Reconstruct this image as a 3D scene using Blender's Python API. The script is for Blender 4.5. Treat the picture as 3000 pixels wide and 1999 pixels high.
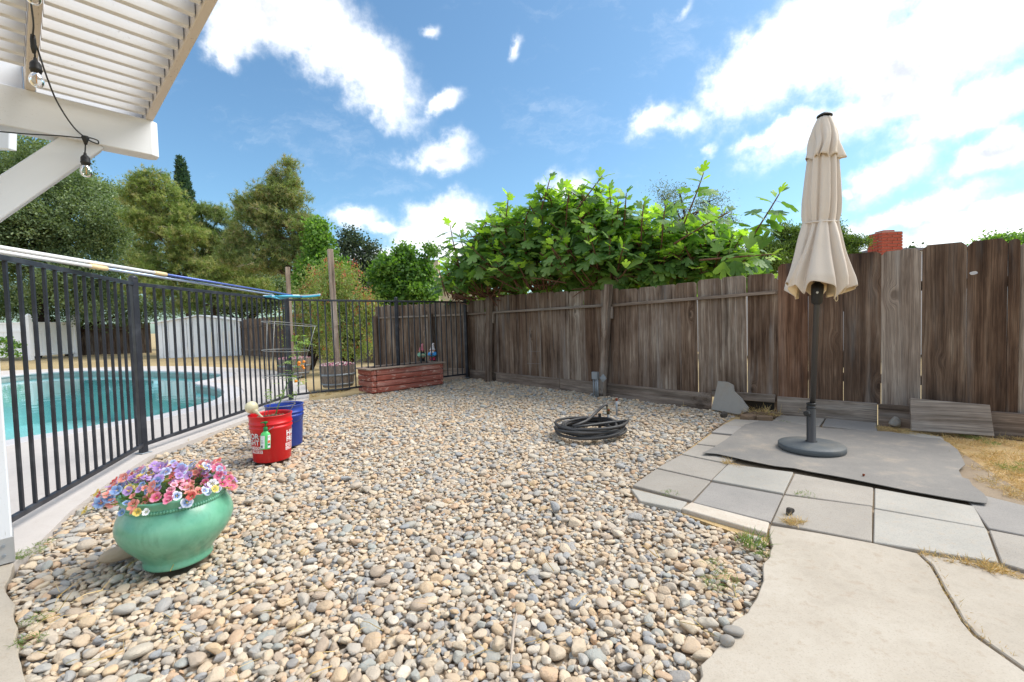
import bpy, bmesh, math, random
import numpy as np
from mathutils import Vector, Matrix, Euler

random.seed(7); RNG = np.random.default_rng(7)
scene = bpy.context.scene
for o in list(bpy.data.objects): bpy.data.objects.remove(o)

# ------------------------------------------------------------------ camera
F, CX, CY = 1333.33, 1500.0, 999.5           # 16 mm lens on a 36 mm sensor, photograph 3000 px wide
PITCH, ROLL, H = math.radians(2.3), math.radians(1.6), 1.05
cam_d = bpy.data.cameras.new('camera'); cam = bpy.data.objects.new('camera', cam_d)
scene.collection.objects.link(cam); scene.camera = cam
cam_d.sensor_width = 36; cam_d.lens = 16; cam_d.clip_end = 1500; cam_d.clip_start = 0.05
cam.matrix_world = Matrix.Translation((0, 0, H)) @ Matrix.Rotation(math.pi/2 - PITCH, 4, 'X') @ Matrix.Rotation(-ROLL, 4, 'Z')

def ray(px, py):
    """direction of the sight line through a point of the photograph (used to measure where things stand)"""
    x = (px-CX)/F; u = -(py-CY)/F
    c, s = math.cos(ROLL), math.sin(ROLL); x, u = x*c+u*s, -x*s+u*c
    c, s = math.cos(PITCH), math.sin(PITCH)
    return Vector((x, c+u*s, -s+u*c))
def G(px, py, z=0.0):
    d = ray(px, py); t = (z-H)/d.z
    return Vector((d.x*t, d.y*t, z))
def D(px, py, Y):
    d = ray(px, py); t = Y/d.y
    return Vector((d.x*t, Y, H+d.z*t))
def PL(px, py, A, B):
    """hit on the vertical plane standing on the ground line A-B"""
    d = ray(px, py); ux, uy = B[0]-A[0], B[1]-A[1]
    det = d.x*(-uy)+ux*d.y
    t = (A[0]*(-uy)+ux*A[1])/det
    return Vector((d.x*t, d.y*t, H+d.z*t))

# ------------------------------------------------------------------ light and exposure
SUN_EL, SUN_AZ = math.radians(52), math.radians(80)      # azimuth from +Y towards +X
SUN_STRENGTH, SKY_STRENGTH, EXPOSURE = 2.1, 0.10, 1.2
sun_d = bpy.data.lights.new('sun', 'SUN'); sun = bpy.data.objects.new('sun', sun_d)
scene.collection.objects.link(sun)
sun_d.energy = SUN_STRENGTH; sun_d.angle = math.radians(40); sun_d.color = (1.0, 0.95, 0.88)
sd = Vector((math.sin(SUN_AZ)*math.cos(SUN_EL), math.cos(SUN_AZ)*math.cos(SUN_EL), math.sin(SUN_EL)))
sun.rotation_euler = sd.to_track_quat('Z', 'Y').to_euler(); sun.location = sd*40
vs = scene.view_settings
vs.view_transform = 'Standard'; vs.look = 'None'; vs.gamma = 1.0; vs.exposure = EXPOSURE; vs.use_curve_mapping = False
scene.render.engine = 'CYCLES'
scene.cycles.use_denoising = True
scene.cycles.max_bounces = 8; scene.cycles.diffuse_bounces = 3; scene.cycles.transparent_max_bounces = 12
scene.cycles.caustics_reflective = False; scene.cycles.caustics_refractive = False
scene.cycles.use_adaptive_sampling = True

# ------------------------------------------------------------------ node helper
def S(r, g, b):
    f = lambda c: (c/255/12.92) if c/255 <= .04045 else ((c/255+.055)/1.055)**2.4
    return (f(r), f(g), f(b), 1.0)
class NT:
    def __init__(s, tree): s.t = tree; s.t.nodes.clear()
    def put(s, sock, v):
        if hasattr(v, 'is_output'): s.t.links.new(v, sock)
        elif v is not None:
            if isinstance(v, (tuple, list)) and len(v) == 4 and sock.type == 'VECTOR': v = v[:3]
            sock.default_value = v
    def n(s, typ, ins=None, **props):
        nd = s.t.nodes.new(typ)
        for k, v in props.items(): setattr(nd, k, v)
        for k, v in (ins or {}).items(): s.put(nd.inputs[k], v)
        return nd
    def m(s, op, a, b=None, c=None, clamp=False):
        nd = s.t.nodes.new('ShaderNodeMath'); nd.operation = op; nd.use_clamp = clamp
        for i, v in enumerate((a, b, c)):
            if v is not None: s.put(nd.inputs[i], v)
        return nd.outputs[0]
    def vm(s, op, a, b=None, scale=None):
        nd = s.t.nodes.new('ShaderNodeVectorMath'); nd.operation = op
        s.put(nd.inputs[0], a)
        if b is not None: s.put(nd.inputs[1], b)
        if scale is not None: s.put(nd.inputs['Scale'], scale)
        return nd.outputs['Value'] if op in ('LENGTH', 'DOT_PRODUCT', 'DISTANCE') else nd.outputs[0]
    def mix(s, f, a, b, blend='MIX'):
        nd = s.t.nodes.new('ShaderNodeMix'); nd.data_type = 'RGBA'; nd.blend_type = blend; nd.clamp_factor = True
        s.put(nd.inputs[0], f); s.put(nd.inputs[6], a); s.put(nd.inputs[7], b)
        return nd.outputs[2]
    def ramp(s, f, stops, interp='LINEAR'):
        nd = s.t.nodes.new('ShaderNodeValToRGB'); cr = nd.color_ramp; cr.interpolation = interp
        while len(cr.elements) < len(stops): cr.elements.new(0.5)
        for e, (p, c) in zip(cr.elements, stops):
            e.position = p; e.color = c if len(c) == 4 else (*c, 1)
        s.put(nd.inputs[0], f); return nd.outputs[0]
    def step(s, v, lo, hi):
        nd = s.t.nodes.new('ShaderNodeMapRange'); nd.interpolation_type = 'SMOOTHSTEP'
        s.put(nd.inputs[0], v); nd.inputs[1].default_value = lo; nd.inputs[2].default_value = hi
        return nd.outputs[0]
    def noise(s, vec, scale, detail=4, rough=.55, dist=0, out=0):
        nd = s.n('ShaderNodeTexNoise', {'Vector': vec, 'Scale': scale, 'Detail': detail, 'Roughness': rough, 'Distortion': dist})
        return nd.outputs[out]
    def vor(s, vec, scale, rnd=1.0, out='Distance', feature='F1'):
        nd = s.n('ShaderNodeTexVoronoi', {'Vector': vec, 'Scale': scale, 'Randomness': rnd}, feature=feature)
        return nd.outputs[out]
    def mp(s, vec, loc=(0,0,0), rot=(0,0,0), scale=(1,1,1), typ='POINT'):
        nd = s.n('ShaderNodeMapping', {'Vector': vec, 'Location': loc, 'Rotation': rot, 'Scale': scale}, vector_type=typ)
        return nd.outputs[0]

# ------------------------------------------------------------------ world: Nishita sky with drifting cumulus
world = bpy.data.worlds.new('World'); scene.world = world; world.use_nodes = True
w = NT(world.node_tree)
tc = w.n('ShaderNodeTexCoord'); dirv = w.vm('NORMALIZE', tc.outputs['Generated'])
sky = w.n('ShaderNodeTexSky', sky_type='NISHITA')
sky.sun_disc = False; sky.sun_elevation = SUN_EL; sky.sun_rotation = SUN_AZ
sky.altitude = 100; sky.air_density = 1.0; sky.dust_density = 1.2; sky.ozone_density = 1.0
skycol = w.mix(1.0, sky.outputs[0], (0.62, 0.83, 0.88, 1), 'MULTIPLY')
nz1 = w.n('ShaderNodeTexNoise', {'Vector': dirv, 'Scale': 5.0, 'Detail': 4, 'Roughness': .62})
nz2 = w.n('ShaderNodeTexNoise', {'Vector': dirv, 'Scale': 16.0, 'Detail': 6, 'Roughness': .62})
warp = w.vm('SCALE', w.vm('SUBTRACT', nz1.outputs['Color'], (.5, .5, .5)), scale=.075)
warp2 = w.vm('SCALE', w.vm('SUBTRACT', nz2.outputs['Color'], (.5, .5, .5)), scale=.045)
dw = w.vm('ADD', w.vm('ADD', dirv, warp), warp2)
CLOUDS = [  # where each cloud bank hangs in the sky (as seen in the photograph), half-sizes, tilt
 (800,20,280,150,-15),(950,110,220,150,-30),(1090,220,190,130,-38),(690,70,130,130,0),(1290,300,85,34,15),(670,160,55,85,10),(1120,300,90,80,0),
 (1290,455,135,60,4),(1335,425,80,58,0),(1310,640,140,75,8),(1240,705,130,60,0),(1350,610,80,75,0),(1050,635,110,46,0),(1120,665,80,28,-10),
 (1660,535,100,60,0),(2240,190,270,150,34),(2440,100,320,190,20),(2720,160,400,230,8),(2520,310,400,90,16),(2900,60,300,200,0),(2870,320,300,110,8),
 (2280,375,180,40,20),(1912,357,78,62,30),(2002,357,80,64,0),(2640,500,165,84,26),(2490,555,34,34,40),(2930,465,175,84,14),(2690,625,240,46,12),
 (2880,640,250,66,8),(2760,705,330,52,3),(2960,700,190,80,0),(1520,130,34,74,-25),(2000,20,34,72,-35),(1272,90,50,40,0),(2330,420,80,30,20),
 (2080,450,24,52,-25),(2420,700,140,56,0),(2150,690,80,40,0),(1100,760,220,46,0),(1330,740,180,50,0)]
best = None
for (px, py, rx, ry, ang) in CLOUDS:
    c = ray(px, py).normalized(); th = math.acos(min(1, c.dot(ray(CX, CY).normalized())))
    k = math.cos(th)**1.5/F
    e1 = Vector((c.y, -c.x, 0)).normalized(); e2 = c.cross(e1)*-1
    if e2.z < 0: e2 = -e2
    a = math.radians(ang); f1 = e1*math.cos(a)+e2*math.sin(a); f2 = c.cross(f1)
    R = Matrix((f1, f2, c)).transposed()
    v = w.mp(dw, tuple(c), tuple(R.to_euler('XYZ')), (rx*k, ry*k, max(rx, ry)*k*1.3), 'TEXTURE')
    l = w.m('SUBTRACT', .62 if max(rx, ry) < 75 else (.88 if max(rx, ry) < 125 else 1.0), w.vm('LENGTH', v))
    best = l if best is None else w.m('SMOOTH_MAX', best, l, .2)
# the same kind of broken cumulus goes on all round, outside the view
front = w.vm('DOT_PRODUCT', dirv, tuple(ray(CX, CY-150).normalized()))
away = w.step(front, .66, .48)
gen = w.m('SUBTRACT', w.noise(w.mp(dirv, scale=(1, 1, 1.8)), 2.6, 6, .55), .475)
gen = w.m('SUBTRACT', w.m('MULTIPLY', gen, 5.0), w.m('MULTIPLY', w.m('SUBTRACT', 1.0, away), 6.0))
best = w.m('MAXIMUM', best, gen)
fb = w.m('SUBTRACT', nz2.outputs['Fac'], .5)
fb3 = w.m('SUBTRACT', w.noise(dirv, 46, 5, .6), .5)
field = w.m('ADD', best, w.m('ADD', w.m('MULTIPLY', fb, 1.15), w.m('MULTIPLY', fb3, .55)))
dens = w.m('POWER', w.step(field, -.30, .80), 1.8)
# thin high cirrus
cir = w.noise(w.mp(dw, rot=(0, 0, .35), scale=(2.2, 9, 9)), 1.6, 7, .65)
cirm = w.m('MULTIPLY', w.step(cir, .52, .85), .20)
dens = w.m('MAXIMUM', dens, cirm)
# grey-blue shade where a cloud is deep, brighter towards its sunward rim
sh = w.noise(w.mp(dw, loc=tuple(sd*-.05), scale=(1, 1, 1.5)), 6, 6, .58)
deep = w.m('MULTIPLY', w.step(field, .25, .95), w.step(sh, .40, .62))
cloudcol = w.mix(deep, (1.03, 1.02, 1.01, 1), (.52, .55, .60, 1))
CLOUD_GAIN = 7.2
cloudlit = w.mix(1.0, cloudcol, (CLOUD_GAIN, CLOUD_GAIN, CLOUD_GAIN, 1), 'MULTIPLY')
fin = w.mix(dens, skycol, cloudlit)
bg = w.n('ShaderNodeBackground', {'Color': fin, 'Strength': SKY_STRENGTH})
wo = w.n('ShaderNodeOutputWorld'); w.t.links.new(bg.outputs[0], wo.inputs[0])
world.cycles.sampling_method = 'MANUAL'; world.cycles.sample_map_resolution = 512

# ------------------------------------------------------------------ materials
MATS = {}
def new_mat(name):
    m = bpy.data.materials.new(name); m.use_nodes = True; t = NT(m.node_tree)
    b = t.n('ShaderNodeBsdfPrincipled'); o = t.n('ShaderNodeOutputMaterial'); t.t.links.new(b.outputs[0], o.inputs[0])
    MATS[name] = m; return m, t, b, o
def bump(t, b, h, strength=.3, dist=.01):
    bn = t.n('ShaderNodeBump', {'Height': h, 'Strength': strength, 'Distance': dist}); t.put(b.inputs['Normal'], bn.outputs[0])
def simple(name, col, rough=.6, var=.15, scale=30, metal=0, spec=.5, bmp=.15, dirt=None):
    m, t, b, o = new_mat(name)
    co = t.n('ShaderNodeTexCoord').outputs['Object']
    nz = t.noise(co, scale, 5, .6); nl = t.noise(co, scale*.13, 3, .6)
    c = t.mix(t.m('MULTIPLY', nz, var), col, tuple(x*.45 for x in col[:3])+(1,))
    if dirt: c = t.mix(t.m('MULTIPLY', t.step(nl, .45, .75), .6), c, dirt)
    else: c = t.mix(t.m('MULTIPLY', nl, var*.8), c, tuple(min(1, x*1.25) for x in col[:3])+(1,))
    t.put(b.inputs['Base Color'], c); b.inputs['Metallic'].default_value = metal
    b.inputs['Specular IOR Level'].default_value = spec
    t.put(b.inputs['Roughness'], t.m('ADD', t.m('MULTIPLY', nz, .2), rough-.1))
    if bmp: bump(t, b, nz, bmp, .004)
    return m
def wood(name, tones, tintr, knots=.5, gscale=1.0, rough=.85, bmp=.5, flake=None):
    """grain runs along the local X of the plank; tones: dark..light, tintr: per-plank tints"""
    m, t, b, o = new_mat(name)
    co = t.n('ShaderNodeTexCoord').outputs['Object']; r = t.n('ShaderNodeObjectInfo').outputs['Random']
    off = t.n('ShaderNodeCombineXYZ', {0: t.m('MULTIPLY', r, 37), 1: t.m('MULTIPLY', r, 91), 2: t.m('MULTIPLY', r, 53)}).outputs[0]
    p = t.vm('ADD', co, off)
    # knots bend the grain
    kv = t.vor(t.mp(p, scale=(2.3*gscale, 5.2*gscale, .01)), 1.0)
    kc = t.n('ShaderNodeSeparateXYZ', {0: t.vor(t.mp(p, scale=(2.3*gscale, 5.2*gscale, .01)), 1.0, out='Color')}).outputs[0]
    gate = t.step(kc, .55, .6); kn = t.m('MULTIPLY', t.step(kv, .13, .03), gate)
    gp = t.mp(p, scale=(.7*gscale, 19*gscale, 19*gscale))
    wob = t.noise(t.mp(p, scale=(1.2, 3, 3)), 1.5*gscale, 3, .5, out=1)
    gp = t.vm('ADD', gp, t.vm('SCALE', wob, scale=.55))
    gp = t.vm('ADD', gp, t.n('ShaderNodeCombineXYZ', {1: t.m('MULTIPLY', t.m('MULTIPLY', t.step(kv, .34, 0), gate), 1.5)}).outputs[0])
    g1 = t.noise(gp, 1.3, 5, .62, .4); g2 = t.noise(t.mp(gp, scale=(1.2, 6, 6)), 2.2, 3, .6)
    blotch = t.noise(t.mp(p, scale=(1.1, 2.6, 2.6)), 1.2*gscale, 4, .6)
    n = len(tones)
    val = t.m('ADD', t.m('MULTIPLY', g1, .55), t.m('MULTIPLY', blotch, .5))
    c = t.ramp(val, [(.36+.30*i/(n-1), tones[i]) for i in range(n)])
    c = t.mix(1.0, c, t.ramp(r, [(i/max(1, len(tintr)-1), x) for i, x in enumerate(tintr)]), 'MULTIPLY')
    c = t.mix(t.m('MULTIPLY', t.step(g2, .60, .40), .40), c, tuple(x*.35 for x in tones[0][:3])+(1,))
    g3 = t.noise(t.mp(p, scale=(2.2, 150, 150)), 1.0, 2, .6)
    c = t.mix(t.m('MULTIPLY', t.step(g3, .50, .68), .38), c, tuple(x*.5 for x in tones[0][:3])+(1,))
    stn = t.noise(t.mp(p, scale=(.55, 7, 7)), 1.6*gscale, 3, .5)
    c = t.mix(t.m('MULTIPLY', t.step(stn, .55, .72), .55), c, tuple(x*.55 for x in tones[0][:3])+(1,))
    gry = t.noise(t.mp(p, scale=(.8, 9, 9)), 1.1*gscale, 4, .6)
    lum = tuple((tones[-1][0]*.3+tones[-1][1]*.6+tones[-1][2]*.1)*k_ for k_ in (1.0, .97, .93))+(1,)
    c = t.mix(t.m('MULTIPLY', t.step(gry, .50, .78), .34), c, lum)
    c = t.mix(t.m('MULTIPLY', kn, knots), c, (.02, .014, .01, 1))
    if flake:
        fl = t.noise(t.mp(p, scale=(2.5, 9, 9)), 3.0, 5, .7)
        c = t.mix(t.step(fl, flake[1], flake[1]+.06), c, flake[0])
    t.put(b.inputs['Base Color'], c); b.inputs['Roughness'].default_value = rough; b.inputs['Specular IOR Level'].default_value = .25
    bump(t, b, t.m('ADD', t.m('ADD', g2, t.m('MULTIPLY', g3, -.6)), t.m('MULTIPLY', kn, -1.0)), bmp, .004)
    return m
def leafmat(name, cols, young=None, transl=.35, rough=.5, tw=None):
    m, t, b, o = new_mat(name)
    a = t.n('ShaderNodeAttribute', attribute_name='rnd').outputs['Fac']; r = t.n('ShaderNodeObjectInfo').outputs['Random']
    f = t.m('FRACT', t.m('ADD', a, r))
    c = t.ramp(f, [(i/max(1, len(cols)-1), x) for i, x in enumerate(cols)])
    t.put(b.inputs['Base Color'], c); b.inputs['Roughness'].default_value = rough; b.inputs['Specular IOR Level'].default_value = .35
    tr = t.n('ShaderNodeBsdfTranslucent', {'Color': t.mix(1.0, c, tw or (1.5, 1.7, .55, 1), 'MULTIPLY')})
    mx = t.n('ShaderNodeMixShader', {0: transl, 1: b.outputs[0], 2: tr.outputs[0]}); t.t.links.new(mx.outputs[0], o.inputs[0])
    return m

wood('fence_wood', [S(66,51,42), S(122,105,92), S(152,136,123), S(188,177,165)], [S(240,228,216), S(205,184,168), S(255,252,248), S(218,206,198), S(238,224,212), S(195,174,158)], .75)
wood('tall_wood', [S(54,41,34), S(100,83,72), S(130,112,99), S(162,147,134)], [S(238,222,208), S(212,192,176), S(250,244,236)], .95, .8)
wood('tall_wood_red', [S(58,38,28), S(112,82,64), S(142,110,90), S(164,136,116)], [S(245,240,235), S(225,215,210)], .95, .8)
wood('tall_wood_grey', [S(96,82,74), S(142,128,118), S(168,156,146), S(194,182,172)], [S(255,250,245), S(240,235,230)], .9, .8)
wood('grey_wood', [S(92,80,70), S(136,122,110), S(164,150,138), S(186,174,160)], [S(245,240,235), S(225,215,210), S(255,255,255)], .5)
wood('post_wood', [S(112,98,88), S(158,140,126), S(182,164,150), S(204,188,172)], [S(255,250,245), S(240,228,218)], .3)
wood('red_timber', [S(144,76,62), S(184,110,92), S(198,132,114), S(214,168,152)], [S(255,250,250), S(235,215,210), S(250,235,235)], .35, 1.2, .8, .4, (S(206,172,156), .57))
def paint(name, col, worn, thr, speck):
    """old exterior paint: brush streaks along the plank, hairline wear, grime specks"""
    m, t, b, o = new_mat(name)
    co = t.n('ShaderNodeTexCoord').outputs['Object']; r = t.n('ShaderNodeObjectInfo').outputs['Random']
    p = t.vm('ADD', co, t.n('ShaderNodeCombineXYZ', {0: t.m('MULTIPLY', r, 37), 1: t.m('MULTIPLY', r, 91), 2: t.m('MULTIPLY', r, 53)}).outputs[0])
    st = t.noise(t.mp(p, scale=(1.2, 22, 22)), 2.0, 4, .6); bl = t.noise(p, 3.5, 4, .6); sp = t.noise(p, 120, 3, .6); cr_ = t.noise(t.mp(p, scale=(1.5, 30, 30)), 2.5, 4, .7)
    c = t.mix(t.m('MULTIPLY', st, .14), col, tuple(x*.72 for x in col[:3])+(1,)); c = t.mix(t.m('MULTIPLY', t.step(bl, .5, .8), .25), c, tuple(x*.78 for x in col[:3])+(1,))
    c = t.mix(t.m('MULTIPLY', t.step(cr_, thr, thr+.05), .7), c, worn); c = t.mix(t.m('MULTIPLY', t.m('MULTIPLY', t.step(sp, .60, .72), t.step(bl, .45, .6)), speck), c, worn)
    t.put(b.inputs['Base Color'], c); b.inputs['Roughness'].default_value = .6; b.inputs['Specular IOR Level'].default_value = .35
    bump(t, b, t.m('ADD', st, t.m('MULTIPLY', cr_, .5)), .18, .003)
paint('white_paint_wood', S(224,225,228), S(150,142,134), .70, .35)
paint('warm_bounce_paint_wood', S(214,205,196), S(122,108,96), .72, .8)  # rafter paint, the warm bounce from the ground put into its colour
wood('far_fence_wood', [S(60,48,42), S(100,84,74), S(136,122,114), S(172,164,160)], [S(245,240,235), S(215,200,190), S(255,255,255)], .3)
wood('barrel_wood', [S(92,80,72), S(134,122,112), S(160,148,138), S(180,170,160)], [S(255,250,245), S(232,226,222)], .1)
simple('black_metal', S(40,42,50), .45, .35, 40, 0, .5, .05, S(78,80,86))
simple('galvanised', S(150,156,162), .5, .4, 40, .35, .5, .1, S(120,118,112))
simple('dark_pole', S(70,66,64), .42, .25, 60, .3, .5, .03)
simple('resin_grey', S(88,92,94), .6, .25, 50, 0, .4, .1, S(120,114,104))
simple('canvas', S(220,206,192), .9, .10, 220, 0, .2, .25)
simple('canvas_under', S(232,206,166), .9, .10, 220, 0, .2, .2)
simple('red_plastic', S(214,24,28), .35, .12, 25, 0, .5, .03, S(190,22,28))
simple('blue_plastic', S(36,62,150), .4, .2, 25, 0, .5, .03, S(58,84,160))
simple('white_print', S(236,232,230), .5, .05)
simple('soil', S(84,68,56), .95, .9, 90, 0, .1, 1.0)
simple('dirt', S(120,100,80), .95, .5, 25, 0, .1, .8, S(92,76,60))
simple('hose_rubber', S(64,62,62), .55, .35, 30, 0, .4, .1, S(104,100,96))
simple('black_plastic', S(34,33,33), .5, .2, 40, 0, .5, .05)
simple('brass', S(120,110,84), .5, .4, 60, .6, .5, .2)
simple('rust', S(130,62,36), .9, .5, 60, .1, .3, .4)
simple('tape_white', S(226,226,222), .6, .1)
simple('grey_stone', S(156,150,142), .85, .3, 25, 0, .3, .4, S(158,138,116))
simple('brown_block', S(142,118,96), .9, .4, 35, 0, .2, .6, S(112,96,80))
simple('vinyl', S(250,250,252), .45, .04, 10, 0, .5, 0)
simple('shed_white', S(244,246,250), .55, .1, 8, 0, .5, 0, S(206,208,212))
simple('stucco', S(206,194,168), .9, .2, 30, 0, .2, .3, S(190,176,150))
simple('roof_tile_red', S(178,92,72), .8, .3, 10)
simple('brick_red', S(188,92,72), .85, .35, 30, 0, .2, .4, S(160,80,64))
simple('mortar', S(178,170,160), .9, .2, 40)
simple('shingle', S(128,124,130), .9, .4, 8, 0, .2, .4)
simple('siding', S(196,194,198), .8, .1, 8)
simple('bark', S(92,76,66), .95, .5, 14, 0, .1, .9, S(122,104,92))
simple('bark_dark', S(58,48,42), .95, .5, 14, 0, .1, .9)
simple('twig', S(150,128,108), .9, .3, 30)
simple('fig_stem', S(112,78,58), .85, .3, 30)
simple('dead_twig', S(176,160,144), .9, .3, 30)
simple('stem_green', S(104,140,84), .7, .2, 30)
simple('tomato', S(238,140,30), .3, .15, 20)
simple('wire', S(150,150,148), .45, .2, 40, .5)
simple('straw', S(206,176,124), .9, .3, 20)
simple('weed_green', S(112,132,72), .8, .4, 10)
simple('pole_white', S(232,230,228), .4, .05)
simple('pole_blue', S(92,112,180), .35, .08, 20, .3)
simple('pole_silver', S(176,190,214), .35, .08, 20, .4)
simple('clamp_cream', S(234,208,160), .5, .1)
simple('net_blue', S(74,178,206), .45, .1)
simple('bristle_grey', S(170,172,172), .8, .3)
simple('balloon', S(232,220,182), .35, .1, 10)
simple('bottle_green', S(90,200,110), .3, .1, 10)
simple('bottle_dark_green', S(16,118,60), .4, .1)
simple('label_white', S(226,230,230), .5, .05)
simple('label_orange', S(226,110,60), .5, .05)
simple('label_dark', S(70,84,92), .5, .05)
simple('gnome_pink', S(232,128,142), .7, .4, 60, 0, .3, .2, S(228,190,190))
simple('gnome_skin', S(214,160,130), .7, .2, 40)
simple('gnome_black', S(38,36,38), .6, .2, 40)
simple('gnome_green', S(150,198,166), .7, .2, 40)
simple('gnome_brown', S(128,92,66), .7, .2, 40)
simple('gnome_white', S(246,240,240), .7, .3, 60, 0, .3, .2, S(186,160,160))
simple('gnome_blue', S(70,168,236), .7, .2, 40)
simple('gnome_rose', S(196,60,96), .7, .2, 40)
simple('bulb_filament', S(226,150,60), .4, 0, 10)
simple('bracket_metal', S(182,182,182), .45, .2, 40, .5)
simple('dark_rock', S(84,78,72), .9, .5, 60, 0, .2, .8)
simple('purple_stone', S(150,92,86), .8, .3, 40)

m, t, b, o = new_mat('bulb_glass')
t.put(b.inputs['Base Color'], (1, 1, 1, 1)); b.inputs['Roughness'].default_value = .02
gl = t.n('ShaderNodeBsdfGlossy', {'Color': (1, 1, 1, 1), 'Roughness': .03}); tp = t.n('ShaderNodeBsdfTransparent', {'Color': (.94, .95, .95, 1)})
fr = t.n('ShaderNodeFresnel', {'IOR': 1.5}); mx = t.n('ShaderNodeMixShader', {0: t.m('ADD', fr.outputs[0], .04), 1: tp.outputs[0], 2: gl.outputs[0]})
t.t.links.new(mx.outputs[0], o.inputs[0])

def concrete(name, cols, stain, speck=.35, scale=1.0, rough=.9, bmp=.35, sk=.45):
    m, t, b, o = new_mat(name)
    co = t.n('ShaderNodeTexCoord').outputs['Object']; r = t.n('ShaderNodeObjectInfo').outputs['Random']
    p = t.vm('ADD', co, t.n('ShaderNodeCombineXYZ', {0: t.m('MULTIPLY', r, 31), 1: t.m('MULTIPLY', r, 17)}).outputs[0])
    big = t.noise(p, 1.6*scale, 5, .6, .3); mid = t.noise(p, 14*scale, 6, .65); fine = t.noise(p, 160, 3, .6); grit = t.vor(p, 210)
    c = t.ramp(t.m('ADD', t.m('MULTIPLY', big, .6), t.m('MULTIPLY', mid, .4)), [(.3, cols[0]), (.5, cols[1]), (.7, cols[2])])
    c = t.mix(t.m('MULTIPLY', t.step(mid, .50, .72), sk), c, stain)
    c = t.mix(t.m('MULTIPLY', t.step(fine, .52, .70), speck), c, tuple(x*.42 for x in cols[0][:3])+(1,))
    c = t.mix(t.m('MULTIPLY', t.step(grit, .22, .10), speck*.5), c, tuple(min(1, x*1.3) for x in cols[2][:3])+(1,))
    c = t.mix(t.m('MULTIPLY', r, .30), c, tuple(x*.7 for x in cols[0][:3])+(1,))
    t.put(b.inputs['Base Color'], c); b.inputs['Roughness'].default_value = rough; b.inputs['Specular IOR Level'].default_value = .3
    bump(t, b, t.m('ADD', t.m('MULTIPLY', fine, .5), mid), bmp, .004)
    return m
concrete('patio_concrete', [S(166,154,138), S(186,174,158), S(202,192,177)], S(158,138,116), .28, 1.3, .9, .4, .55)
concrete('paver_grey', [S(152,144,134), S(165,156,145), S(176,167,155)], S(150,136,120), .5, 2.2)
concrete('paver_blue', [S(143,138,132), S(156,149,142), S(167,160,152)], S(134,128,124), .5, 2.2)
concrete('paver_cream', [S(160,154,145), S(172,166,156), S(183,176,166)], S(170,152,132), .45, 2.2)
concrete('paver_stained', [S(190,176,158), S(206,194,178), S(214,204,190)], S(178,128,92), .3, 4)
concrete('deck_concrete', [S(190,181,174), S(204,195,188), S(214,206,199)], S(184,170,160), .2, 1.0, .85, .5)
concrete('coping', [S(178,176,178), S(196,192,192), S(208,202,202)], S(164,162,162), .2)
concrete('mat_rubber', [S(124,119,114), S(144,138,131), S(166,157,145)], S(180,164,146), .4, .33, .85, .4, .6)
concrete('gravel_soil', [S(134,116,96), S(152,134,112), S(164,146,124)], S(112,96,80), .5, 3)
concrete('dry_lawn', [S(160,138,100), S(184,162,122), S(200,180,142)], S(138,132,76), .5, .35, 1.0, .8)
concrete('straw_ground', [S(150,122,84), S(184,154,108), S(206,178,132)], S(104,92,64), .6, 1.6, 1.0, 1.0)
concrete('pool_plaster', [S(178,238,242), S(188,244,247), S(196,246,249)], S(186,240,244), .03, .5)
concrete('pool_tile', [S(142,150,146), S(166,172,168), S(182,188,184)], S(120,126,122), .5, 8)

m, t, b, o = new_mat('pool_water')
co = t.n('ShaderNodeTexCoord').outputs['Object']
wn = t.noise(t.mp(co, scale=(1, 1.6, 1)), 2.2, 3, .5)
bn = t.n('ShaderNodeBump', {'Height': wn, 'Strength': .06, 'Distance': .05})
tp = t.n('ShaderNodeBsdfTransparent', {'Color': (.86, .98, .985, 1)}); gl = t.n('ShaderNodeBsdfGlossy', {'Color': (1, 1, 1, 1), 'Roughness': .03, 'Normal': bn.outputs[0]})
fr = t.n('ShaderNodeFresnel', {'IOR': 1.33, 'Normal': bn.outputs[0]}); mx = t.n('ShaderNodeMixShader', {0: fr.outputs[0], 1: tp.outputs[0], 2: gl.outputs[0]})
t.t.links.new(mx.outputs[0], o.inputs[0])

m, t, b, o = new_mat('glazed_pot')
co = t.n('ShaderNodeTexCoord').outputs['Object']
big = t.noise(co, 5, 4, .6, .5); drip = t.noise(t.mp(co, scale=(14, 14, 3)), 1.2, 4, .6); fine = t.noise(co, 90, 3, .6); sp = t.vor(co, 60)
c = t.ramp(big, [(.3, S(72,142,112)), (.5, S(100,166,134)), (.7, S(122,182,150))])
c = t.mix(t.m('MULTIPLY', t.step(drip, .52, .70), .5), c, S(72,128,98))
c = t.mix(t.m('MULTIPLY', fine, .18), c, S(150,205,180)); c = t.mix(t.m('MULTIPLY', t.step(sp, .10, .04), .5), c, S(60,90,66))
t.put(b.inputs['Base Color'], c); b.inputs['Roughness'].default_value = .3; b.inputs['Coat Weight'].default_value = .35; b.inputs['Coat Roughness'].default_value = .12
bump(t, b, big, .05, .01)

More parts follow.
